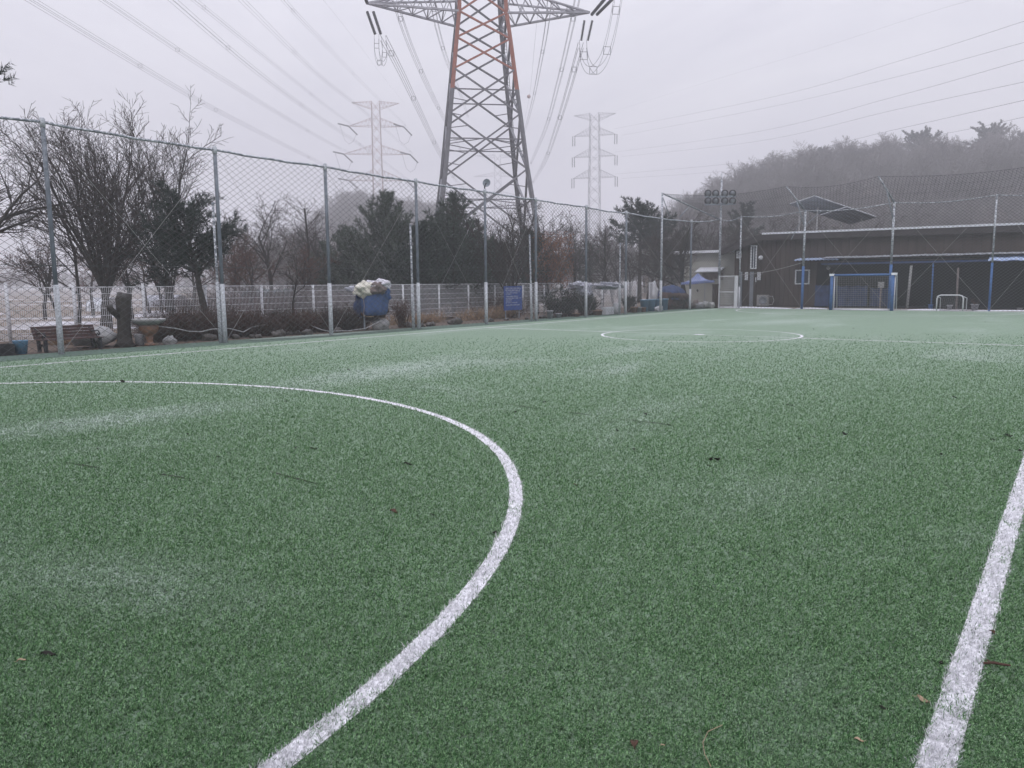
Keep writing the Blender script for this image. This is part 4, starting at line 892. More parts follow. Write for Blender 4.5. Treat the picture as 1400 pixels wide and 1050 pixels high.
# dark open bay
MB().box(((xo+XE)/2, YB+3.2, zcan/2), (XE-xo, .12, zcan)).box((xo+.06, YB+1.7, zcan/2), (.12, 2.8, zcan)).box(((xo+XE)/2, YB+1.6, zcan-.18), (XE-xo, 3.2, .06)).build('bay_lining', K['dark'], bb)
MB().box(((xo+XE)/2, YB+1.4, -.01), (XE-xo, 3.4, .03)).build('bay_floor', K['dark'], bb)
# roof: fascia + top + snow edge
mb = MB(); xs = [bp(988, 342).x, xk-.02, XE]
for x0, x1 in ((xs[0], xs[1]), (xs[1], xs[2])):
    z0, z1 = roofz(x0+1e-3), roofz(x1-1e-3)
    for ya, yb, za, zb2 in ((YB-.42, YB-.38, -.36, .0),):
        mb.addm([(x0, ya, z0+za), (x1, ya, z1+za), (x1, ya, z1+zb2), (x0, ya, z0+zb2), (x0, yb, z0+za), (x1, yb, z1+za), (x1, yb, z1+zb2), (x0, yb, z0+zb2)], [(0, 1, 2, 3), (7, 6, 5, 4), (0, 4, 5, 1), (3, 2, 6, 7), (0, 3, 7, 4), (1, 5, 6, 2)])
mb.build('fascia', K['fascia'], bb); mb = MB()
for x0, x1 in ((xs[0]-.05, xs[1]), (xs[1], xs[2])):
    z0, z1 = roofz(max(x0, xs[0])+1e-3), roofz(x1-1e-3)
    mb.addm([(x0, YB-.45, z0+.003), (x1, YB-.45, z1+.003), (x1, YB+9.3, z1+.3), (x0, YB+9.3, z0+.3), (x0, YB-.45, z0+.07), (x1, YB-.45, z1+.07), (x1, YB+9.3, z1+.37), (x0, YB+9.3, z0+.37)], [(3, 2, 1, 0), (4, 5, 6, 7), (0, 1, 5, 4), (1, 2, 6, 5), (2, 3, 7, 6), (3, 0, 4, 7)])
mb.mi = 0; mb.build('roof', K['fascia'], bb)
mb = MB(); mb.grid(lambda u, v: (xk+(XE-xk)*u, YB-.47+v*3, roofz(xk+(XE-xk)*u+.001)+.085+.06*sin(pi*min(1, v*3+.15)/1.2)*.6+.012*noise.noise(Vector((u*40, v*3, 1)))+v*.1), 120, 6, .08); mb.build('roof_snow', K['snow'], bb, True)
mb = MB(); mb.grid(lambda u, v: (xk+(XE-xk)*u, YB-.475-.012*v, roofz(xk+(XE-xk)*u+.001)+.02+.09*v+.012*noise.noise(Vector((u*60, 0, 4)))), 140, 1, .03); mb.build('snow_lip', K['snow'], bb)
# windows
def window(x0, y0, x1, y1, mul_=1, off=.04, nm='window', m_='frame', gl='glass', fw=.07):
    a, c_ = bp(x0, y1, off), bp(x1, y0, off); a2 = bp(x0, y0, off); ya = a.y; X0, X1 = a.x, c_.x; Z0, Z1 = a.z, (c_.z+a2.z)/2; mb = MB()
    for x in (X0, X1): mb.box((x, ya, (Z0+Z1)/2), (fw, .1, Z1-Z0+fw))
    for z in (Z0, Z1): mb.box(((X0+X1)/2, ya+.002, z), (X1-X0-fw, .1, fw))
    for i in range(1, mul_+1): mb.box((X0+(X1-X0)*i/(mul_+1), ya+.004, (Z0+Z1)/2), (fw*.6, .08, Z1-Z0-fw))
    o = mb.build(nm, K[m_], bb); MB().box(((X0+X1)/2, ya+.03, (Z0+Z1)/2), (X1-X0, .02, Z1-Z0)).build('pane', K[gl], o); return o
window(1026.5, 336, 1034.5, 367, 1); window(1007.8, 343.5, 1013, 352.5, 1, fw=.06); window(1087.5, 369.5, 1106.5, 388, 1)
# doors, lamps and signs
for x0, x1, y0 in ((1024.5, 1030.5, 371.5), (1011.5, 1015, 371.5)):
    a, c_ = bp(x0, 412, .03), bp(x1, y0, .03); MB().box(((a.x+c_.x)/2, a.y, c_.z/2), (c_.x-a.x, .08, c_.z)).build('door', K['greybl'], bb)
for x0, x1 in ((1018.5, 1022.5), (1035.5, 1040)):
    a, c_ = bp(x0, 383, .1), bp(x1, 372, .1); th = MB().box(((a.x+c_.x)/2, a.y, (a.z+c_.z)/2), (c_.x-a.x, .1, c_.z-a.z)).build('sign_plate', K['frame'], bb)
    mb = MB()
    for i in range(5): mb.box(((a.x+c_.x)/2, a.y-.053, a.z+(c_.z-a.z)*(i+.8)/6), ((c_.x-a.x)*.6, .006, .03))
    mb.build('plate_mark', K['greybl'], th)
c_ = bp(1040, 352.5, .25); MB().blob(c_, .15, 1, .0, 12).build('globe_lamp', K['white'], bb, True); c_ = bp(1132.5, 366.5, .2); MB().blob(c_, .12, 1, 0, 10).build('globe_lamp', K['cable'], bb, True)
c_ = bp(1033.3, 382, .06); MB().box(c_, (.05, .04, .3)).build('meter', K['frame'], bb)
# canopy over the bay
zc1 = zcan; x0 = bp(1085, 358, 1.2).x; x1 = bp(1147, 358, 1.2).x
mb = MB(); mb.grid(lambda u, v: (x0+(x1-x0)*u, YB-.05-1.3*v, bp(1100, 355, 1.2).z+.12-.15*v+.02*sin(u*70)), 70, 4, .04); mb.build('corrugated_canopy', K['blueroof'], bb, True)
x0 = bp(1130, 355).x; mb = MB(); mb.grid(lambda u, v: (x0+(XE-x0)*u, YB-.04-1.1*v, zcan+.06-.12*v+.008*sin(u*260)+.02*noise.noise(Vector((u*14, 0, 0)))), 200, 3, .03); mb.build('eave_canopy', K['snowpipe'], bb, True)
zz = bp(1200, 358, 1.1).z; MB().bar((x0, YB-1.1, zz-.06), (XE, YB-1.1, zz-.06), .12, .1).build('canopy_beam', K['bluetarp'], bb)
x2 = bp(1352, 350, 1.3).x; mb = MB(); mb.grid(lambda u, v: (x2+(XE-x2)*u, YB-.2-1.4*v, bp(1380, 347, .3).z+.05-.42*v+.02*sin(u*90)), 90, 3, .03); mb.build('blue_skylight', K['blueroof'], bb, True)
# support posts of the canopy
for xa, ya, xb, m_, r_ in ((1246, 363, 1240, 'cable', .07), (1276, 360, 1273, 'bluepost', .04), (1310, 366, 1307.5, 'greybrown', .05)):
    a = bp(xa, ya, 1.1); b2 = Vector((bp(xb, 421, 1.1).x, a.y, 0)); MB().tube([b2, a], r_, 8).build('canopy_post', K[m_], bb, True)
# blue tarps hanging inside the bay and on the wall
def cloth(x0, y0, x1, y1, dy, m_, seed, label):
    a, c_ = bp(x0, y1, dy), bp(x1, y0, dy); mb = MB(); z0 = max(.05, a.z)
    mb.grid(lambda u, v: (a.x+(c_.x-a.x)*u, a.y+.07*sin(u*(c_.x-a.x)*9+seed)+.04*noise.noise(Vector((u*5, v*3, seed))), c_.z+(z0-c_.z)*v+.03*sin(u*20)*(1-v)), 50, 8)
    o = mb.build('hanging_tarp', K[m_]); o.data.materials[0] = K[m_]
    s_ = o.modifiers.new('solidify', 'SOLIDIFY'); s_.thickness = .012
    tag(o, label, 'tarpaulin')
cloth(1113, 390, 1134, 419, .15, 'bluetarp', 1, 'dark blue tarpaulin hanging left of the blue goal'); cloth(1140, 391, 1186, 421, -.5, 'bluetarp', 2, 'wide dark blue tarpaulin hanging behind the blue goal'); cloth(1188, 394, 1226, 421, -.9, 'bluetarp', 3, 'dark blue tarpaulin at the right half of the goal')
# post lamp with box behind goal, potted plants, blue bucket
b_ = Vector((bp(1203, 421, 1.4).x, YB-1.4, 0)); th = thing('meter_post', 'grey box on a short post behind the blue goal', 'post', b_); MB().bar(b_, b_+Z*1.2, .08).build('post', K['greybrown'], th); MB().box(b_+Z*1.35, (.3, .15, .34)).build('box', K['cable'], th)
for x, r_, h, m_, lb in ((1298, .14, .28, 'pot', 'pale pot inside the small white goal'), (1332.5, .19, .34, 'pot', 'larger pale pot with a dry plant right of the small goal'), (1272, .12, .3, 'bluepost', 'blue bucket left of the small goal'), (1394, .12, .16, 'pot', 'low pale pot near the right edge')):
    b_ = on(((-30, 47.2), (30, 47.2)), x); th = thing('plant_pot', lb, 'pot', b_)
    MB().lathe(b_, [(r_*.7, 0), (r_*.95, h*.86), (r_*1.1, h*.87), (r_*1.1, h), (r_*.9, h), (r_*.85, h*.8)], 16).build('pot', K[m_], th, True); MB().blob(b_+Z*h*.8, (r_*.85, r_*.85, h*.12), 1, .3, 6).build('soil', K['gap'], th, True)
    if x == 1332.5:
        mb = MB(); rnd = random.Random(2)
        for i in range(22): a = rnd.uniform(0, 6.3); mb.tube([b_+Z*h*.8, b_+Vector((.22*cos(a), .22*sin(a), h+rnd.uniform(.1, .3)))], .006, 3)
        mb.build('dry_stems', K['twigred'], th)
# outdoor unit
p = Vector((bp(1043, 416, .7).x, YB-.7, .05)); th = thing('outdoor_unit', 'white outdoor unit with a round grille on the ground by the brown wall', 'air conditioner', p)
MB().box(p+Z*.36, (.7, .35, .68)).build('casing', K['concrete'], th); mb = MB(); mb.lathe((0, 0, 0), [(.26, 0), (.26, .03), (.22, .04), (.2, .01)], 20); mb.v = [tuple(p+Vector((.06, -.18, .36))+Matrix.Rotation(pi/2, 3, 'X')@Vector(v)) for v in mb.v]; mb.build('grille', K['greybl'], th, True)
MB().tube([p+Vector((.35, 0, .6)), p+Vector((.6, 0, .62)), p+Vector((.7, 0, .35)), p+Vector((.6, 0, .1)), p+Vector((.4, 0, .08))], .025, 6).build('hose', K['concrete'], th, True)
for s in (-.25, .25): MB().box(p+Vector((s, 0, -.02)), (.08, .35, .06)).build('foot', K['iron'], th)
# pale wire from the gate to the corner post
# solar panels
Lp, Tp, Rp = at(1079, 280, 52), at(1114, 268.6, 50.5), at(1198, 297, 52.5); Bp = Lp+Rp-Tp
th = thing('solar_array', 'pair of tilted solar panels on a frame above the brown roof', 'solar panel', (Lp+Rp)/2-Z*1.5)
nn = (Tp-Lp).cross(Rp-Tp).normalized(); nn = nn if nn.z > 0 else -nn
for u0, u1 in ((0, .485), (.515, 1)):
    a, b2, c_, d_ = Tp.lerp(Rp, u0), Tp.lerp(Rp, u1), Lp.lerp(Bp, u1), Lp.lerp(Bp, u0); mb = MB()
    vs = [a, b2, c_, d_]; mb.addm(vs+[v+nn*.05 for v in vs], [(0, 1, 2, 3), (7, 6, 5, 4), (0, 4, 5, 1), (1, 5, 6, 2), (2, 6, 7, 3), (3, 7, 4, 0)]); po = mb.build('panel', K['solar'], th)
    mb = MB(); vs = [v+nn*.052 for v in vs]; mb.addm(vs+[v+nn*.02 for v in vs], [(0, 1, 2, 3), (7, 6, 5, 4), (0, 4, 5, 1), (1, 5, 6, 2), (2, 6, 7, 3), (3, 7, 4, 0)]); mb.build('snow_cover', K['snow'], po)
    mb = MB()
    for v_ in (.25, .5, .75): mb.bar(a.lerp(d_, v_)-nn*.02, b2.lerp(c_, v_)-nn*.02, .03)
    mb.build('rail', K['galv'], po)
for x_, y_, dd in ((1094, 276, 52), (1118, 283, 51.6), (1150, 303, 53.4), (1178, 298, 52.8)):
    p = at(x_, y_, dd); MB().bar(p, (p.x, p.y, zR-.05), .07).build('leg', K['cable'], th)
# ------------------------------------------------------------------ beige building, awning, parasol
YB2 = 52.5
def bq(x, y, off=0.0): r = ray(x, y); return CAM+r*((YB2-off-CAM.y)/r.y)
th = thing('beige_building', 'small grey-beige rendered building with a white roof edge beside the brown one', 'building', bq(965, 400))
th.location.z = 0; xa, xb = bq(931, 400).x, bq(1004, 400).x; zt = bq(965, 346).z
MB().box(((xa+xb)/2, YB2+2.5, zt/2), (xb-xa, 5, zt)).build('wall', K['beige'], th)
MB().box(((xa+xb)/2-.15, YB2+2.4, zt+.08), (xb-xa+.9, 6, .16)).build('roof', K['snow'], th)
a, c_ = bq(957, 371, .0), bq(991, 364, 0); mb = MB(); mb.grid(lambda u, v: (a.x+(c_.x-a.x)*u, YB2-.02-.9*v, c_.z-.05-.3*v), 6, 3, .04); mb.build('awning', K['snow'], th)
a, c_ = bq(960, 383, 0), bq(989, 373, 0); MB().box(((a.x+c_.x)/2, YB2-.01, (a.z+c_.z)/2), (c_.x-a.x, .06, c_.z-a.z)).build('window', K['greybrown'], th)
a, c_ = bq(974, 415, 0), bq(984, 381, 0); MB().box(((a.x+c_.x)/2, YB2-.03, c_.z/2), (c_.x-a.x, .06, c_.z)).build('door', K['beige'], th)
c_ = bq(953.5, 397, .05); MB().blob(c_, (.07, .05, .1), 1, .3, 6).build('vent', K['iron'], th)
p = gp(953, 49.5); th = thing('canopy_tent', 'blue fabric canopy with frost in front of the beige building', 'canopy', p); zt = hz(p, 373); ze = hz(p, 386)
cs = [p+Vector((-.8, -.75, ze)), p+Vector((.8, -.75, ze+.12)), p+Vector((.8, .75, ze+.12)), p+Vector((-.8, .75, ze))]; ap = p+Z*zt
mb = MB()
for i in range(4):
    a, c_ = cs[i], cs[(i+1) % 4]; mb.grid(lambda u, v: ap.lerp(a.lerp(c_, u), v)-Z*(.16*sin(pi*v)+.08*sin(pi*u)*v), 10, 8, .015); mb.face([a-Z*.0, c_, c_-Z*.13, a-Z*.13])
mb.build('canopy', K['canopyblue'], th, True)
for i in range(4): MB().tube([Vector((cs[i].x, cs[i].y, 0)), cs[i]-Z*.05], .022, 6).build('leg', K['galv'], th)
for i, (x, w_, h, m_) in enumerate(((945, .4, .35, 'stone'), (956, .5, .4, 'pot'), (964, .45, .42, 'concrete'), (972, .4, .38, 'concrete'), (951, .3, .55, 'greybrown'))):
    b_ = gp(x, 47.8); tag(MB().blob(b_+Z*h*.45, (w_*.6, w_*.5, h*.5), 30+i, .5, 9, 2).build('covered_pot', K[m_], None, True), 'frosted low heap in front of the beige building', 'heap', 'low heaps in front of the beige building')
# wall lamp post and utility: street-like globe on rail is skipped; wire from gate to post
mb = MB(); a = on(FF, 1010); a.z = hz(a, 376); b2 = on(FF, 1096); b2.z = hz(b2, 359); a.y -= .12; b2.y -= .12
mb.tube([a.lerp(b2, u/8)-Z*.12*sin(pi*u/8) for u in range(9)], .014, 5); tag(mb.build('sagging_cable', K['cable']), 'frosted cable sagging from the gate to the blue based post', 'cable')
# reflector dish on the top rail at the pylon
b_, z = P[665]; c_ = b_+Z*(z+.22); th = thing('fence_lamp', 'round reflector lamp fixed on top of the fence in front of the pylon', 'lamp', c_)
mb = MB(); mb.lathe((0, 0, 0), [(.03, -.1), (.09, -.06), (.15, .04), (.16, .06), (.14, .05), (.04, -.04)], 20); R = Vector((.3, -.8, .1)).to_track_quat('Z', 'Y').to_matrix(); mb.v = [tuple(c_+Vector((0, .15, .12))+R@Vector(v)) for v in mb.v]; mb.build('reflector', K['galv'], th, True)
MB().bar(b_+Z*(z-.05), c_, .04).bar(c_, c_+Vector((0, .1, .12)), .03).build('bracket', K['iron'], th)
# ------------------------------------------------------------------ lattice towers
def lattice(name, label, base, nz_, cross, levels, arms, leg_m, br_m, arm_m, lw, bw, split=None, horiz=(), cable_arm=True, group=None, split_m=None, strings=True, sil=2.2):
    """levels: list of (z, half width); arms: (z_bottom, z_top, half span, tip_z, z of the top chord root)"""
    root = thing(name, label, 'pylon', base, group); ax, ay = cross.normalized(), nz_.normalized(); base = Vector(base)
    hw = lambda z: np.interp(z, [l[0] for l in levels], [l[1] for l in levels])
    cn_ = lambda z, sx, sy: base+ax*sx*float(hw(z))+ay*sy*float(hw(z))+Z*z
    SX = ((-1, -1), (1, -1), (1, 1), (-1, 1)); zs = [l[0] for l in levels]
    for sx, sy in SX:
        for a, b2 in ([(zs[0], split), (split, zs[-1])] if split else [(zs[0], zs[-1])]):
            mb = MB(); kk = [z for z in zs if a < z < b2]; kk = [a]+kk+[b2]
            for z0, z1 in zip(kk[:-1], kk[1:]):
                w_ = lw*(1-.5*z0/zs[-1]); p0, p1 = cn_(z0, sx, sy), cn_(z1, sx, sy)
                mb.bar(p0, p1+(p1-p0)*.004, w_, w_*.22, up=ax); mb.bar(p0, p1, w_*.22, w_, up=ax)
            mb.build('leg', K[leg_m if not split or a < split-.01 or sy > 0 else split_m], root)
    for part, (za, zb_) in ((0, (zs[0], split or 1e9)), (1, (split or 1e9, 1e9))):
        mb = MB(); any_ = False
        for z0, z1 in zip(zs[:-1], zs[1:]):
            if not (za-.01 <= z0 < zb_-.01): continue
            any_ = True
            for i in range(4):
                mb.mi = 1 if part == 1 and i == 0 else 0; s0, s1 = SX[i], SX[(i+1) % 4]; a0, a1, b0_, b1_ = cn_(z0, *s0), cn_(z1, *s0), cn_(z0, *s1), cn_(z1, *s1)
                mb.bar(a0, b1_, bw, bw*.7); mb.bar(b0_, a1, bw, bw*.7)
                wa, wb = (b0_-a0).length, (b1_-a1).length; u = wa/(wa+wb); zx = z0+(z1-z0)*u
                if z1-z0 > 4.4 or (not split and z1-z0 > 3.2):
                    mb.bar(cn_(zx, *s0), cn_(zx, *s1), bw*.9, bw*.4)
                    X_ = cn_(zx, *s0).lerp(cn_(zx, *s1), .5)
                    for (c0_, q0) in ((s0, a0), (s1, b0_)): mb.bar(q0.lerp(X_, .5), cn_(z0+(zx-z0)*.62, *c0_), bw*.5, bw*.3)
                    if z1-z0 > 5:
                        for (c0_, q0) in ((s0, a1), (s1, b1_)): mb.bar(q0.lerp(X_, .5), cn_(zx+(z1-zx)*.4, *c0_), bw*.5, bw*.3)
            mb.mi = 0
            if z1-z0 > 5:
                zx = z0+(z1-z0)*.55; mm = [(cn_(zx, *SX[i])+cn_(zx, *SX[(i+1) % 4]))/2 for i in range(4)]
                for i in range(4): mb.bar(mm[i], mm[(i+1) % 4], bw*.5, bw*.3)
        if any_:
            mats = [K[br_m], K[split_m]] if part else [K[br_m]]; mb.build('bracing', mats, root)
    tips = []
    for (zb_, zt_, span, tz) in arms:
        for sg in (-1, 1):
            mb = MB(); tip = base+ax*sg*span+Z*tz; tips.append(tip); k = 6 if span > 8 else 5
            B0 = [cn_(zb_, sg, s) for s in (-1, 1)]; T0 = [cn_(zt_, sg, s) for s in (-1, 1)]
            for j in range(2):
                mb.bar(B0[j], tip, lw*.5, lw*.35); mb.bar(T0[j], tip, lw*.45, lw*.3)
                for i in range(k):
                    u, v = i/k, (i+.5)/k; mb.bar(B0[j].lerp(tip, u), T0[j].lerp(tip, v), bw*.55, bw*.3); mb.bar(T0[j].lerp(tip, v), B0[j].lerp(tip, (i+1)/k), bw*.55, bw*.3)
            for i in range(k):
                u, v = i/k, (i+1)/k; mb.bar(B0[0].lerp(tip, u), B0[1].lerp(tip, v), bw*.55, bw*.3); mb.bar(B0[1].lerp(tip, u), B0[0].lerp(tip, u), bw*.55, bw*.3); mb.bar(T0[0].lerp(tip, u), T0[1].lerp(tip, v), bw*.5, bw*.3)
            mb.build('cross_arm', K[arm_m], root)
    return root, tips
n_dir = w2((-.1397, .990, 0)); c_dir = w2((.990, .1397, 0))
cen = w2((-2.5, 88, 0))+n_dir*5.2
fb = w2((-2.5, 88, 0)); zl_f = [(325, 138), (229, 113), (151, 97.5), (88, 84.5), (43, 75.5), (5, 67)]
lev = [(0, 6.25)]
for yy, ww in zl_f:
    zq = hz(fb, yy); dq = (fb+Z*zq-CAM).dot(CF); lev.append((zq, ww/F*dq/2))
za1, za2 = hz(cen, 27), hz(cen, 0); ztip = hz(cen+c_dir*13, 17); w6 = lev[-1][1]; zt6 = lev[-1][0]
lev = [l for l in lev if l[0] < zt6-.01]+[(zt6, w6), (zt6+3.4, w6*.93), (zt6+7, w6*.86), (zt6+11, w6*.78), (zt6+15, w6*.7), (zt6+19, w6*.62), (zt6+23, w6*.55), (zt6+27, w6*.48), (zt6+31, w6*.42)]
zsp = hz(fb, 117)
big, tips = lattice('transmission_tower', 'huge steel lattice pylon, grey below and orange above, beyond the fence', cen, n_dir, c_dir, lev, [(za1, za2+.6, 12.7, ztip), (zt6+11, zt6+14, 12, zt6+13), (zt6+21, zt6+24, 11, zt6+23), (zt6+29, zt6+31, 9, zt6+31)], 'tower', 'tower', 'towerw', .56, .25, split=zsp, split_m='orange')
# climbing ladder on the right rear leg
mb = MB(); 
for s in (-.2, .2): mb.bar(cen+c_dir*(5.8+s)+n_dir*5.4, cen+c_dir*(2.9+s)+n_dir*2.9+Z*33, .05)
for i in range(90): z = i*.37; a = cen+c_dir*(5.8-2.9*z/33)+n_dir*(5.4-2.5*z/33)+Z*z; mb.bar(a-c_dir*.2, a+c_dir*.2, .03)
mb.build('ladder', K['insul'], big)
def string(a, b2, r_, parent):
    a, b2 = Vector(a), Vector(b2); n = int((b2-a).length/.14); mb = MB(); pts = []; rs_ = []
    for i in range(n+1):
        for du, rr_ in ((0, .45), (.35, 1), (.6, .5)):
            u = (i+du)/(n+1); pts.append(a.lerp(b2, u)); rs_.append(r_*rr_)
    mb.tube(pts, rs_, 8); return mb.build('insulator_string', K['insul'], parent, True)
dL, dR = 90.5, 93.5
LT, RT = at(506, 12, dL), at(806, 22, dR)
for o_ in (0, 7): string(at(502+o_*1.2, 16, dL), at(513+o_*1.1, 47, dL-1), .17, big)
for o_ in (0, 9): string(at(799+o_*1.2, 28, dR), at(794.5+o_, 56, dR), .17, big)
string(at(809, 20, dR), at(829, -4, dR-4), .19, big); string(at(816, 20, dR), at(842, -6, dR-4), .19, big)
string(at(502, 4, dL), at(497, -8, dL-3), .19, big)
# jumpers
def smooth_px(pts, d_):
    Pw = [at(x, y, d_) for x, y in pts]; out = []; k = len(Pw)
    for i in range(k-1):
        p0, p1, p2, p3 = Pw[max(0, i-1)], Pw[i], Pw[i+1], Pw[min(k-1, i+2)]
        for j in range(5): u = j/5; out.append(.5*((2*p1)+(p2-p0)*u+(2*p0-5*p1+4*p2-p3)*u*u+(3*p1-p0-3*p2+p3)*u**3))
    return out+[Pw[-1]]
def bundle(pts3, r_, gap, name, label, group=None, n=24, four=True, parent=None):
    """pts3: list of 3-D points -> 2 or 4 parallel wires with spacers"""
    mb = MB(); offs = [(-gap, -gap), (gap, -gap), (gap, gap), (-gap, gap)] if four else [(0, 0)]
    for ox, oz in offs:
        mb.tube([Vector(p)+c_dir*ox+Z*oz for p in pts3], r_, 4, False)
    if four:
        for i in range(4, len(pts3)-1, 9):
            c_ = Vector(pts3[i]); q = [c_+c_dir*ox+Z*oz for ox, oz in offs]
            for a, b2 in zip(q, q[1:]+q[:1]): mb.bar(a, b2, r_*1.7)
    o = mb.build(name, K['wire'], parent)
    if parent is None: tag(o, label, 'power line', group)
    return o
jl = smooth_px(((515, 50), (515, 66), (517, 80), (521, 87), (525, 80), (526, 66), (524, 52)), dL); bundle(jl, .022, .25, 'jumper_cable', None, parent=big)
jr = smooth_px(((797, 60), (799, 80), (806, 94), (815, 95), (826, 80), (835, 50), (841, 20), (846, -8), (850, -30)), dR); bundle(jr, .026, .42, 'jumper_cable', None, parent=big)
def wire_px(pts, name_label, r_=.03, gap=.22, four=True, group=None, ext=None):
    """pts: (px, py, depth); smooth curve through them in space"""
    Pw = [at(*p) for p in pts]; out = []
    if ext: Pw = [Pw[0]+(Pw[0]-Pw[1])*ext]+Pw
    k = len(Pw)
    for i in range(k-1):
        p0, p1, p2, p3 = Pw[max(0, i-1)], Pw[i], Pw[i+1], Pw[min(k-1, i+2)]
        for j in range(8):
            u = j/8; out.append(.5*((2*p1)+(p2-p0)*u+(2*p0-5*p1+4*p2-p3)*u*u+(3*p1-p0-3*p2+p3)*u**3))
    out.append(Pw[-1]); return bundle(out, r_, gap, 'power_line', name_label, group, four=four)
# lines from the big pylon towards the next pylon of its row
wire_px([(524, 52, 91), (549, 100, 110), (575, 155, 140), (600, 207, 180), (622, 245, 250), (640, 262, 330)], 'bundled power line dropping right from the left insulators of the big pylon', .03, .3)
wire_px([(794, 62, 94), (775, 130, 118), (760, 178, 150), (745, 220, 200), (728, 250, 330)], 'bundled power line dropping left from the right insulators of the big pylon', .03, .3)
wire_px([(538, -5, 95), (560, 60, 120), (585, 118, 150), (606, 160, 200), (630, 205, 330)], 'bundled power line left of the orange legs, coming from the unseen upper arm', .028, .28)
wire_px([(590, -8, 100), (598, 38, 125), (612, 85, 160), (630, 130, 250), (640, 160, 330)], 'thin bundled power line passing just left of the orange leg', .028, .26)
wire_px([(790, -5, 100), (776, 60, 125), (762, 118, 150), (745, 178, 200), (725, 225, 330)], 'bundled power line right of the orange legs, second from the right', .028, .28)
wire_px([(752, -8, 100), (747, 40, 125), (738, 90, 160), (728, 140, 220), (716, 185, 330)], 'bundled power line right of the orange legs, nearest the legs', .028, .26)
wire_px([(738, -8, 110), (731, 60, 140), (724, 130, 200), (716, 170, 300)], 'single thin wire right of the orange legs', .016, 0, False)
p = at(723, 132, 200); tag(MB().blob(p, .45, 1, 0, 10).build('marker_ball', K['towerred'], None, True), 'small round marker ball on the thin wire right of the pylon', 'marker ball')
# mid distance pylon on the left and its incoming lines
def far_tower(name, label, x, d, ybase, arms_px, topy, hwt, hwb, leg_m, face, lw=.3, bw=.13):
    b_ = gp(x, d); zt = hz(b_, topy); fd = w2((sin(face), cos(face), 0)); cdv = w2((cos(face), -sin(face), 0)); n = 15; zk = zt*.30
    lv = []; z = 0
    for i in range(n+1):
        u = (i/n)**.82; z = zt*u; lv.append((z, hwb+(hwt*1.35-hwb)*min(1, z/zk) if z < zk else hwt*1.35+(hwt-hwt*1.35)*(z-zk)/(zt-zk)))
    arms = []
    for (yb, yt, sp) in arms_px: zb_, z2 = hz(b_, yb), hz(b_, yt); arms.append((zb_, z2, sp/F*d, zb_ if yb > yt+6 or True else zb_))
    if arms_px[0][1] <= topy+1: a = arms[0]; arms[0] = (a[0], a[1]-.02, a[2], a[1]-.3)
    return lattice(name, label, b_, fd, cdv, lv, arms, leg_m, leg_m, leg_m, lw, bw)
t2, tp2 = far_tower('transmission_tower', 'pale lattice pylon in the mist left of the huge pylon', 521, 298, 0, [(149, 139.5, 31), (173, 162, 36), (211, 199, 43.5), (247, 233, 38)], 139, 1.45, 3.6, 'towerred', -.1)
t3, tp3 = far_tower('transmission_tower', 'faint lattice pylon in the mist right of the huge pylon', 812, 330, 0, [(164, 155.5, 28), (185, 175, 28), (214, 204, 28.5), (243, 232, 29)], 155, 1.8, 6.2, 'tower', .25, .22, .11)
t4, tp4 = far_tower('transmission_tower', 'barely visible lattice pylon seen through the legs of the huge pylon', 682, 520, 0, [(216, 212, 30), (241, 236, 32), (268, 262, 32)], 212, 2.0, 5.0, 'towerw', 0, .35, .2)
for rt_, tps in ((t2, tp2[2:]), (t3, tp3[2:])):
    for tp_ in tps:
        if rt_ is t2:
            a = tp_; string(a, a+w2((-3.2, -3.5, .3)), .28, rt_); string(a, a+w2((2.6, 3.0, -2.6)), .28, rt_)
            MB().tube([a+w2((-2.6, -3, 0)), a+w2((-1.6, 0, -5)), a+w2((0, 0, -6.4)), a+w2((1.6, 0, -5.4)), a+w2((2.4, 2, -2.4))], .06, 4).build('jumper_cable', K['wire'], rt_)
        else:
            for s in (-.45, .45): string(tp_+w2((s, 0, 0)), tp_+w2((s, 0, -4)), .24, rt_)
lines = [  # near pixel at frame top, mid pixels, tower attachment
    ('lowest bundled power line crossing the upper left sky', [(36, -4, 78), (250, 125, 118), (318, 162, 140), (432, 220, 210), (484, 246, 294)]),
    ('second bundled power line from the left in the upper sky', [(139, -2, 92), (306, 109, 130), (442, 191, 212), (479, 209, 294)]),
    ('third bundled power line from the left in the upper sky', [(234, -2, 84), (350, 97, 122), (431, 157, 160), (500, 203, 220), (560, 247, 300)]),
    ('fourth bundled power line from the left in the upper sky', [(266, 0, 116), (312, 37, 134), (446, 145, 230), (485, 173, 294)]),
    ('fifth bundled power line from the left in the upper sky', [(330, -1, 100), (436, 103, 152), (500, 154, 210), (564, 210, 300)]),
    ('sixth bundled power line from the left in the upper sky', [(387, -1, 124), (421, 36, 142), (500, 118, 222), (557, 174, 300)])]
for lb, pts in lines: wire_px(pts, lb, .017, .24, ext=.5)
wire_px([(440, -3, 150), (493, 64, 200), (520, 100, 250), (551, 139, 298)], 'single thin wire above the bundled lines, upper left', .014, 0, False, ext=.5)
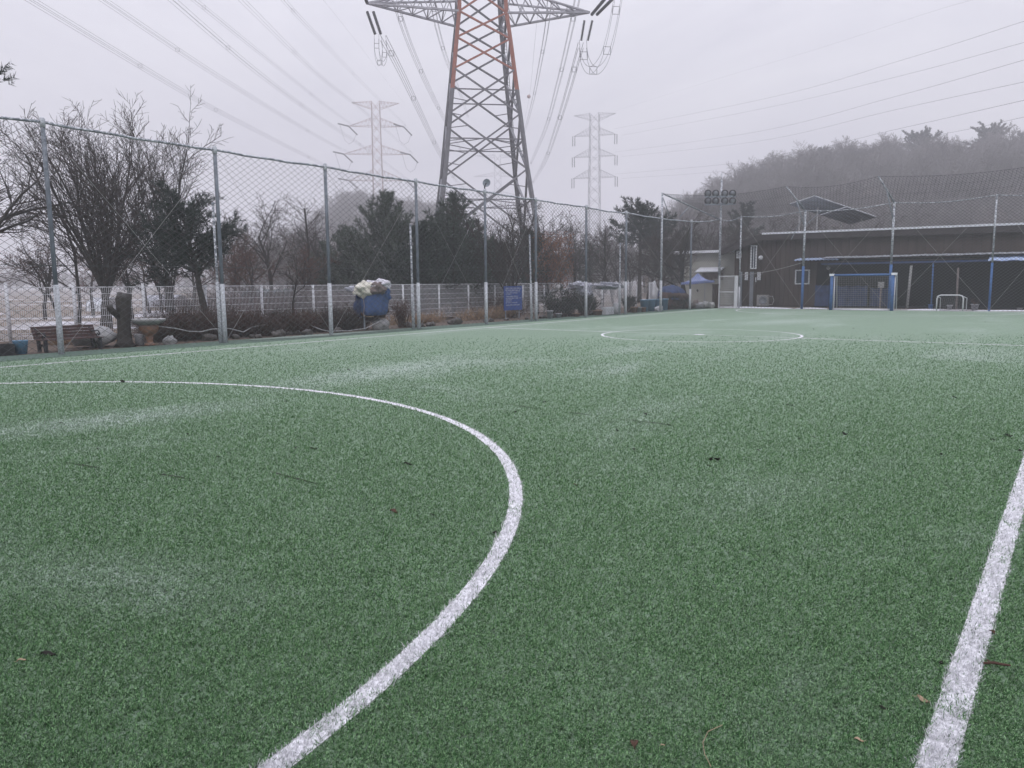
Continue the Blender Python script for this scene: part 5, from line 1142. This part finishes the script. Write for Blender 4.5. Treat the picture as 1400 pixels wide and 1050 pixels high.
rl = [('topmost faint power line fading into the right sky', [(1400, -12, 120), (1300, 8, 145), (1120, 66, 200), (980, 108, 262), (840, 152, 328)], .012),
      ('second power line from the top on the right', [(1400, 29, 118), (1240, 80, 150), (1050, 134, 205), (840, 176, 328)], .024),
      ('third power line from the top on the right', [(1400, 58, 122), (1230, 104, 155), (1040, 149, 215), (850, 185, 328)], .024),
      ('fourth power line from the top on the right', [(1400, 82, 112), (1220, 133, 152), (1030, 181, 212), (841, 208, 328)], .024),
      ('fifth power line from the top on the right', [(1400, 112, 116), (1220, 151, 155), (1030, 194, 218), (850, 214, 328)], .024),
      ('sixth power line from the top on the right', [(1400, 137, 106), (1220, 178, 150), (1030, 220, 215), (841, 238, 328)], .024),
      ('lowest power line on the right, passing behind the hill', [(1400, 160, 112), (1280, 185, 150), (1030, 230, 225), (850, 244, 328)], .022)]
for lb, pts, r_ in rl: wire_px(pts, lb, r_, 0, False, ext=.4)
# ------------------------------------------------------------------ hills and woods
def variants(nv, lv=2, H=9.0, seed=0):
    out = []
    for i in range(nv):
        tr = MB(); rnd = random.Random(seed+i); cfg = dict(seg=[4, 3, 2, 2], wob=.16, up=[.02, .06, .04, 0], lv=3, tl=9, n=[14, 8, 6], b0=[.28, .12, .1], ang=[50, 42, 42], lr=[.5, .55, .5], rr=[.42, .5, .6], rmin=.017)
        branch(tr, tr, rnd, Vector((0, 0, 0)), Vector((0, 0, 1)), H*.78, .14, 0, cfg)
        v = np.array(tr.v); f = np.array(tr.f); v[:, 2] *= H/v[:, 2].max(); out.append((v, f))
    return out
VR = variants(5)
def wood(name, label, pts, m_, sc=(.7, 1.2), seed=1, kind='stuff'):
    r_ = random.Random(seed); Vs, Fs, n = [], [], 0
    for p in pts:
        v, f = r_.choice(VR); a = r_.uniform(0, 6.28); s = r_.uniform(*sc); c_, s_ = cos(a), sin(a)
        q = np.empty_like(v); q[:, 0] = (v[:, 0]*c_-v[:, 1]*s_)*s*1.15+p[0]; q[:, 1] = (v[:, 0]*s_+v[:, 1]*c_)*s*1.15+p[1]; q[:, 2] = v[:, 2]*s*r_.uniform(.85, 1.15)+p[2]; Vs.append(q); Fs.append(f+n); n += len(v)
    return tag(np_mesh(name, np.concatenate(Vs), np.concatenate(Fs), [m_]), label, 'wood', kind=kind)
def hill(name, prof, d0, d1, d2, tree_h, label, seed, nt_, m_=None, wlabel='', sc=(.7, 1.2), xs=None):
    """prof: skyline (px, py of tree tops); ridge at depth d1, foot at d0, back at d2"""
    px = [p[0] for p in prof]
    def ztop(x): y = float(np.interp(x, px, [p[1] for p in prof])); return at(x, y, d1).z-tree_h
    def H_(x, d):
        zr = max(.0, ztop(x)); u = (d-d0)/(d1-d0) if d < d1 else 1-(d-d1)/(d2-d1); u = max(0, min(1, u)); return zr*(u*u*(3-2*u))**.8+.8*noise.noise(Vector((x*.02, d*.05, seed)))*u-.1
    mb = MB(); x0, x1 = px[0], px[-1]
    mb.grid(lambda u, v: (lambda x, d: Vector((*gp(x, d)[:2], H_(x, d))))(x0+(x1-x0)*u, d0+(d2-d0)*v), 48, 24)
    st(mb.build(name, K['hill'], None, True)); r_ = random.Random(seed); pts = []
    for i in range(nt_):
        x = r_.uniform(x0, x1); v = r_.random(); d = d0+(d1-d0)*(v**.75) if r_.random() < .85 else d1+(d2-d1)*.25*r_.random()
        pts.append((*gp(x, d)[:2], H_(x, d)-.2))
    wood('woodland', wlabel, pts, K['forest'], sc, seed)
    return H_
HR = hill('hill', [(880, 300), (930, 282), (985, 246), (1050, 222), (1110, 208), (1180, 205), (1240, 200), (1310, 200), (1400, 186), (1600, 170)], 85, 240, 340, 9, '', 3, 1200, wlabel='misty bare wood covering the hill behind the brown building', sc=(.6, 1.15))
HL = hill('mound', [(395, 330), (440, 285), (462, 266), (490, 259), (530, 264), (556, 272), (575, 268), (600, 276), (640, 320)], 200, 300, 380, 9, '', 5, 420, wlabel='faint round wooded mound in the mist left of the big pylon', sc=(.7, 1.15))
pts = []; r_ = random.Random(6)
for i in range(200): pts.append((*gp(r_.uniform(-80, 460), r_.uniform(225, 300))[:2], -.1))
for i in range(60): pts.append((*gp(r_.uniform(300, 460), r_.uniform(120, 170))[:2], -.1))
for i in range(80): pts.append((*gp(r_.uniform(620, 960), r_.uniform(120, 190))[:2], -.1))
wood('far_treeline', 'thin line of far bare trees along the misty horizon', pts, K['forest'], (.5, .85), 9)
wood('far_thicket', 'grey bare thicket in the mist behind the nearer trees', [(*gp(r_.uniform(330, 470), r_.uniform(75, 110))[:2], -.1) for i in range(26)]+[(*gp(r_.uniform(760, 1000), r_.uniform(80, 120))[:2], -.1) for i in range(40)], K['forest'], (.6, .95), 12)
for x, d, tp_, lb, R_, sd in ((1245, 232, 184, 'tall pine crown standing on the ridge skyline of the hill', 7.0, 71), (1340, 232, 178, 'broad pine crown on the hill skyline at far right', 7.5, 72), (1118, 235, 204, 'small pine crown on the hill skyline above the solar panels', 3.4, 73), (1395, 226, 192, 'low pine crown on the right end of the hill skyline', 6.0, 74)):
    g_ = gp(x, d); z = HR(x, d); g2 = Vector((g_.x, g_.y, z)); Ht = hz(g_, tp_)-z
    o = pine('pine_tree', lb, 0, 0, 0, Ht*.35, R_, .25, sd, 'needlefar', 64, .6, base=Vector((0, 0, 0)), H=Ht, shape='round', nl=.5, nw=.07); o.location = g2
# low pale walls / plastic tunnels in the field on the left
for x0, x1, d, y0, y1, lb, m_ in ((196, 240, 62, 404, 413, 'low pale plastic tunnel in the field seen through the white fence', 'plastic'), (118, 142, 52, 408, 420, 'pale covered heap in the field behind the vase-shaped tree', 'snow'), (330, 395, 56, 396, 408, 'dark teal net shelter in the field behind the reddish shrubs', 'teal')):
    a, b2 = gp(x0, d), gp(x1, d); h = hz(a, y0); th = thing('field_shelter', lb, 'shelter', a.lerp(b2, .5)); d_ = (b2-a); W = d_.length; d_.normalize(); n = Vector((-d_.y, d_.x, 0)); n = n if n.dot(FH) > 0 else -n
    mb = MB(); mb.grid(lambda u, v: a+d_*W*u+n*(1.2-1.2*cos(pi*v))+Z*(h*sin(pi*v)**.7+.03*sin(u*30)), 24, 10); mb.build('cover', K[m_], th, True)
    mb = MB()
    for i in range(7): q = a+d_*W*i/6; mb.tube([q+n*(1.2-1.22*cos(pi*v/8))+Z*(h*1.02*sin(pi*v/8)**.7) for v in range(9)], .03, 5)
    mb.build('hoops', K['galv'], th)
# ------------------------------------------------------------------ render settings
sc = bpy.context.scene; sc.view_settings.view_transform = 'Standard'; sc.view_settings.look = 'None'; sc.view_settings.exposure = .30; sc.view_settings.gamma = 1; sc.view_settings.use_curve_mapping = False
sc.render.engine = 'CYCLES'; cy = sc.cycles; cy.max_bounces = 6; cy.diffuse_bounces = 3; cy.glossy_bounces = 2; cy.transmission_bounces = 2; cy.volume_bounces = 2; cy.transparent_max_bounces = 8
cy.volume_step_rate = 4; cy.caustics_reflective = False; cy.caustics_refractive = False; cy.use_denoising = True; cy.use_adaptive_sampling = True
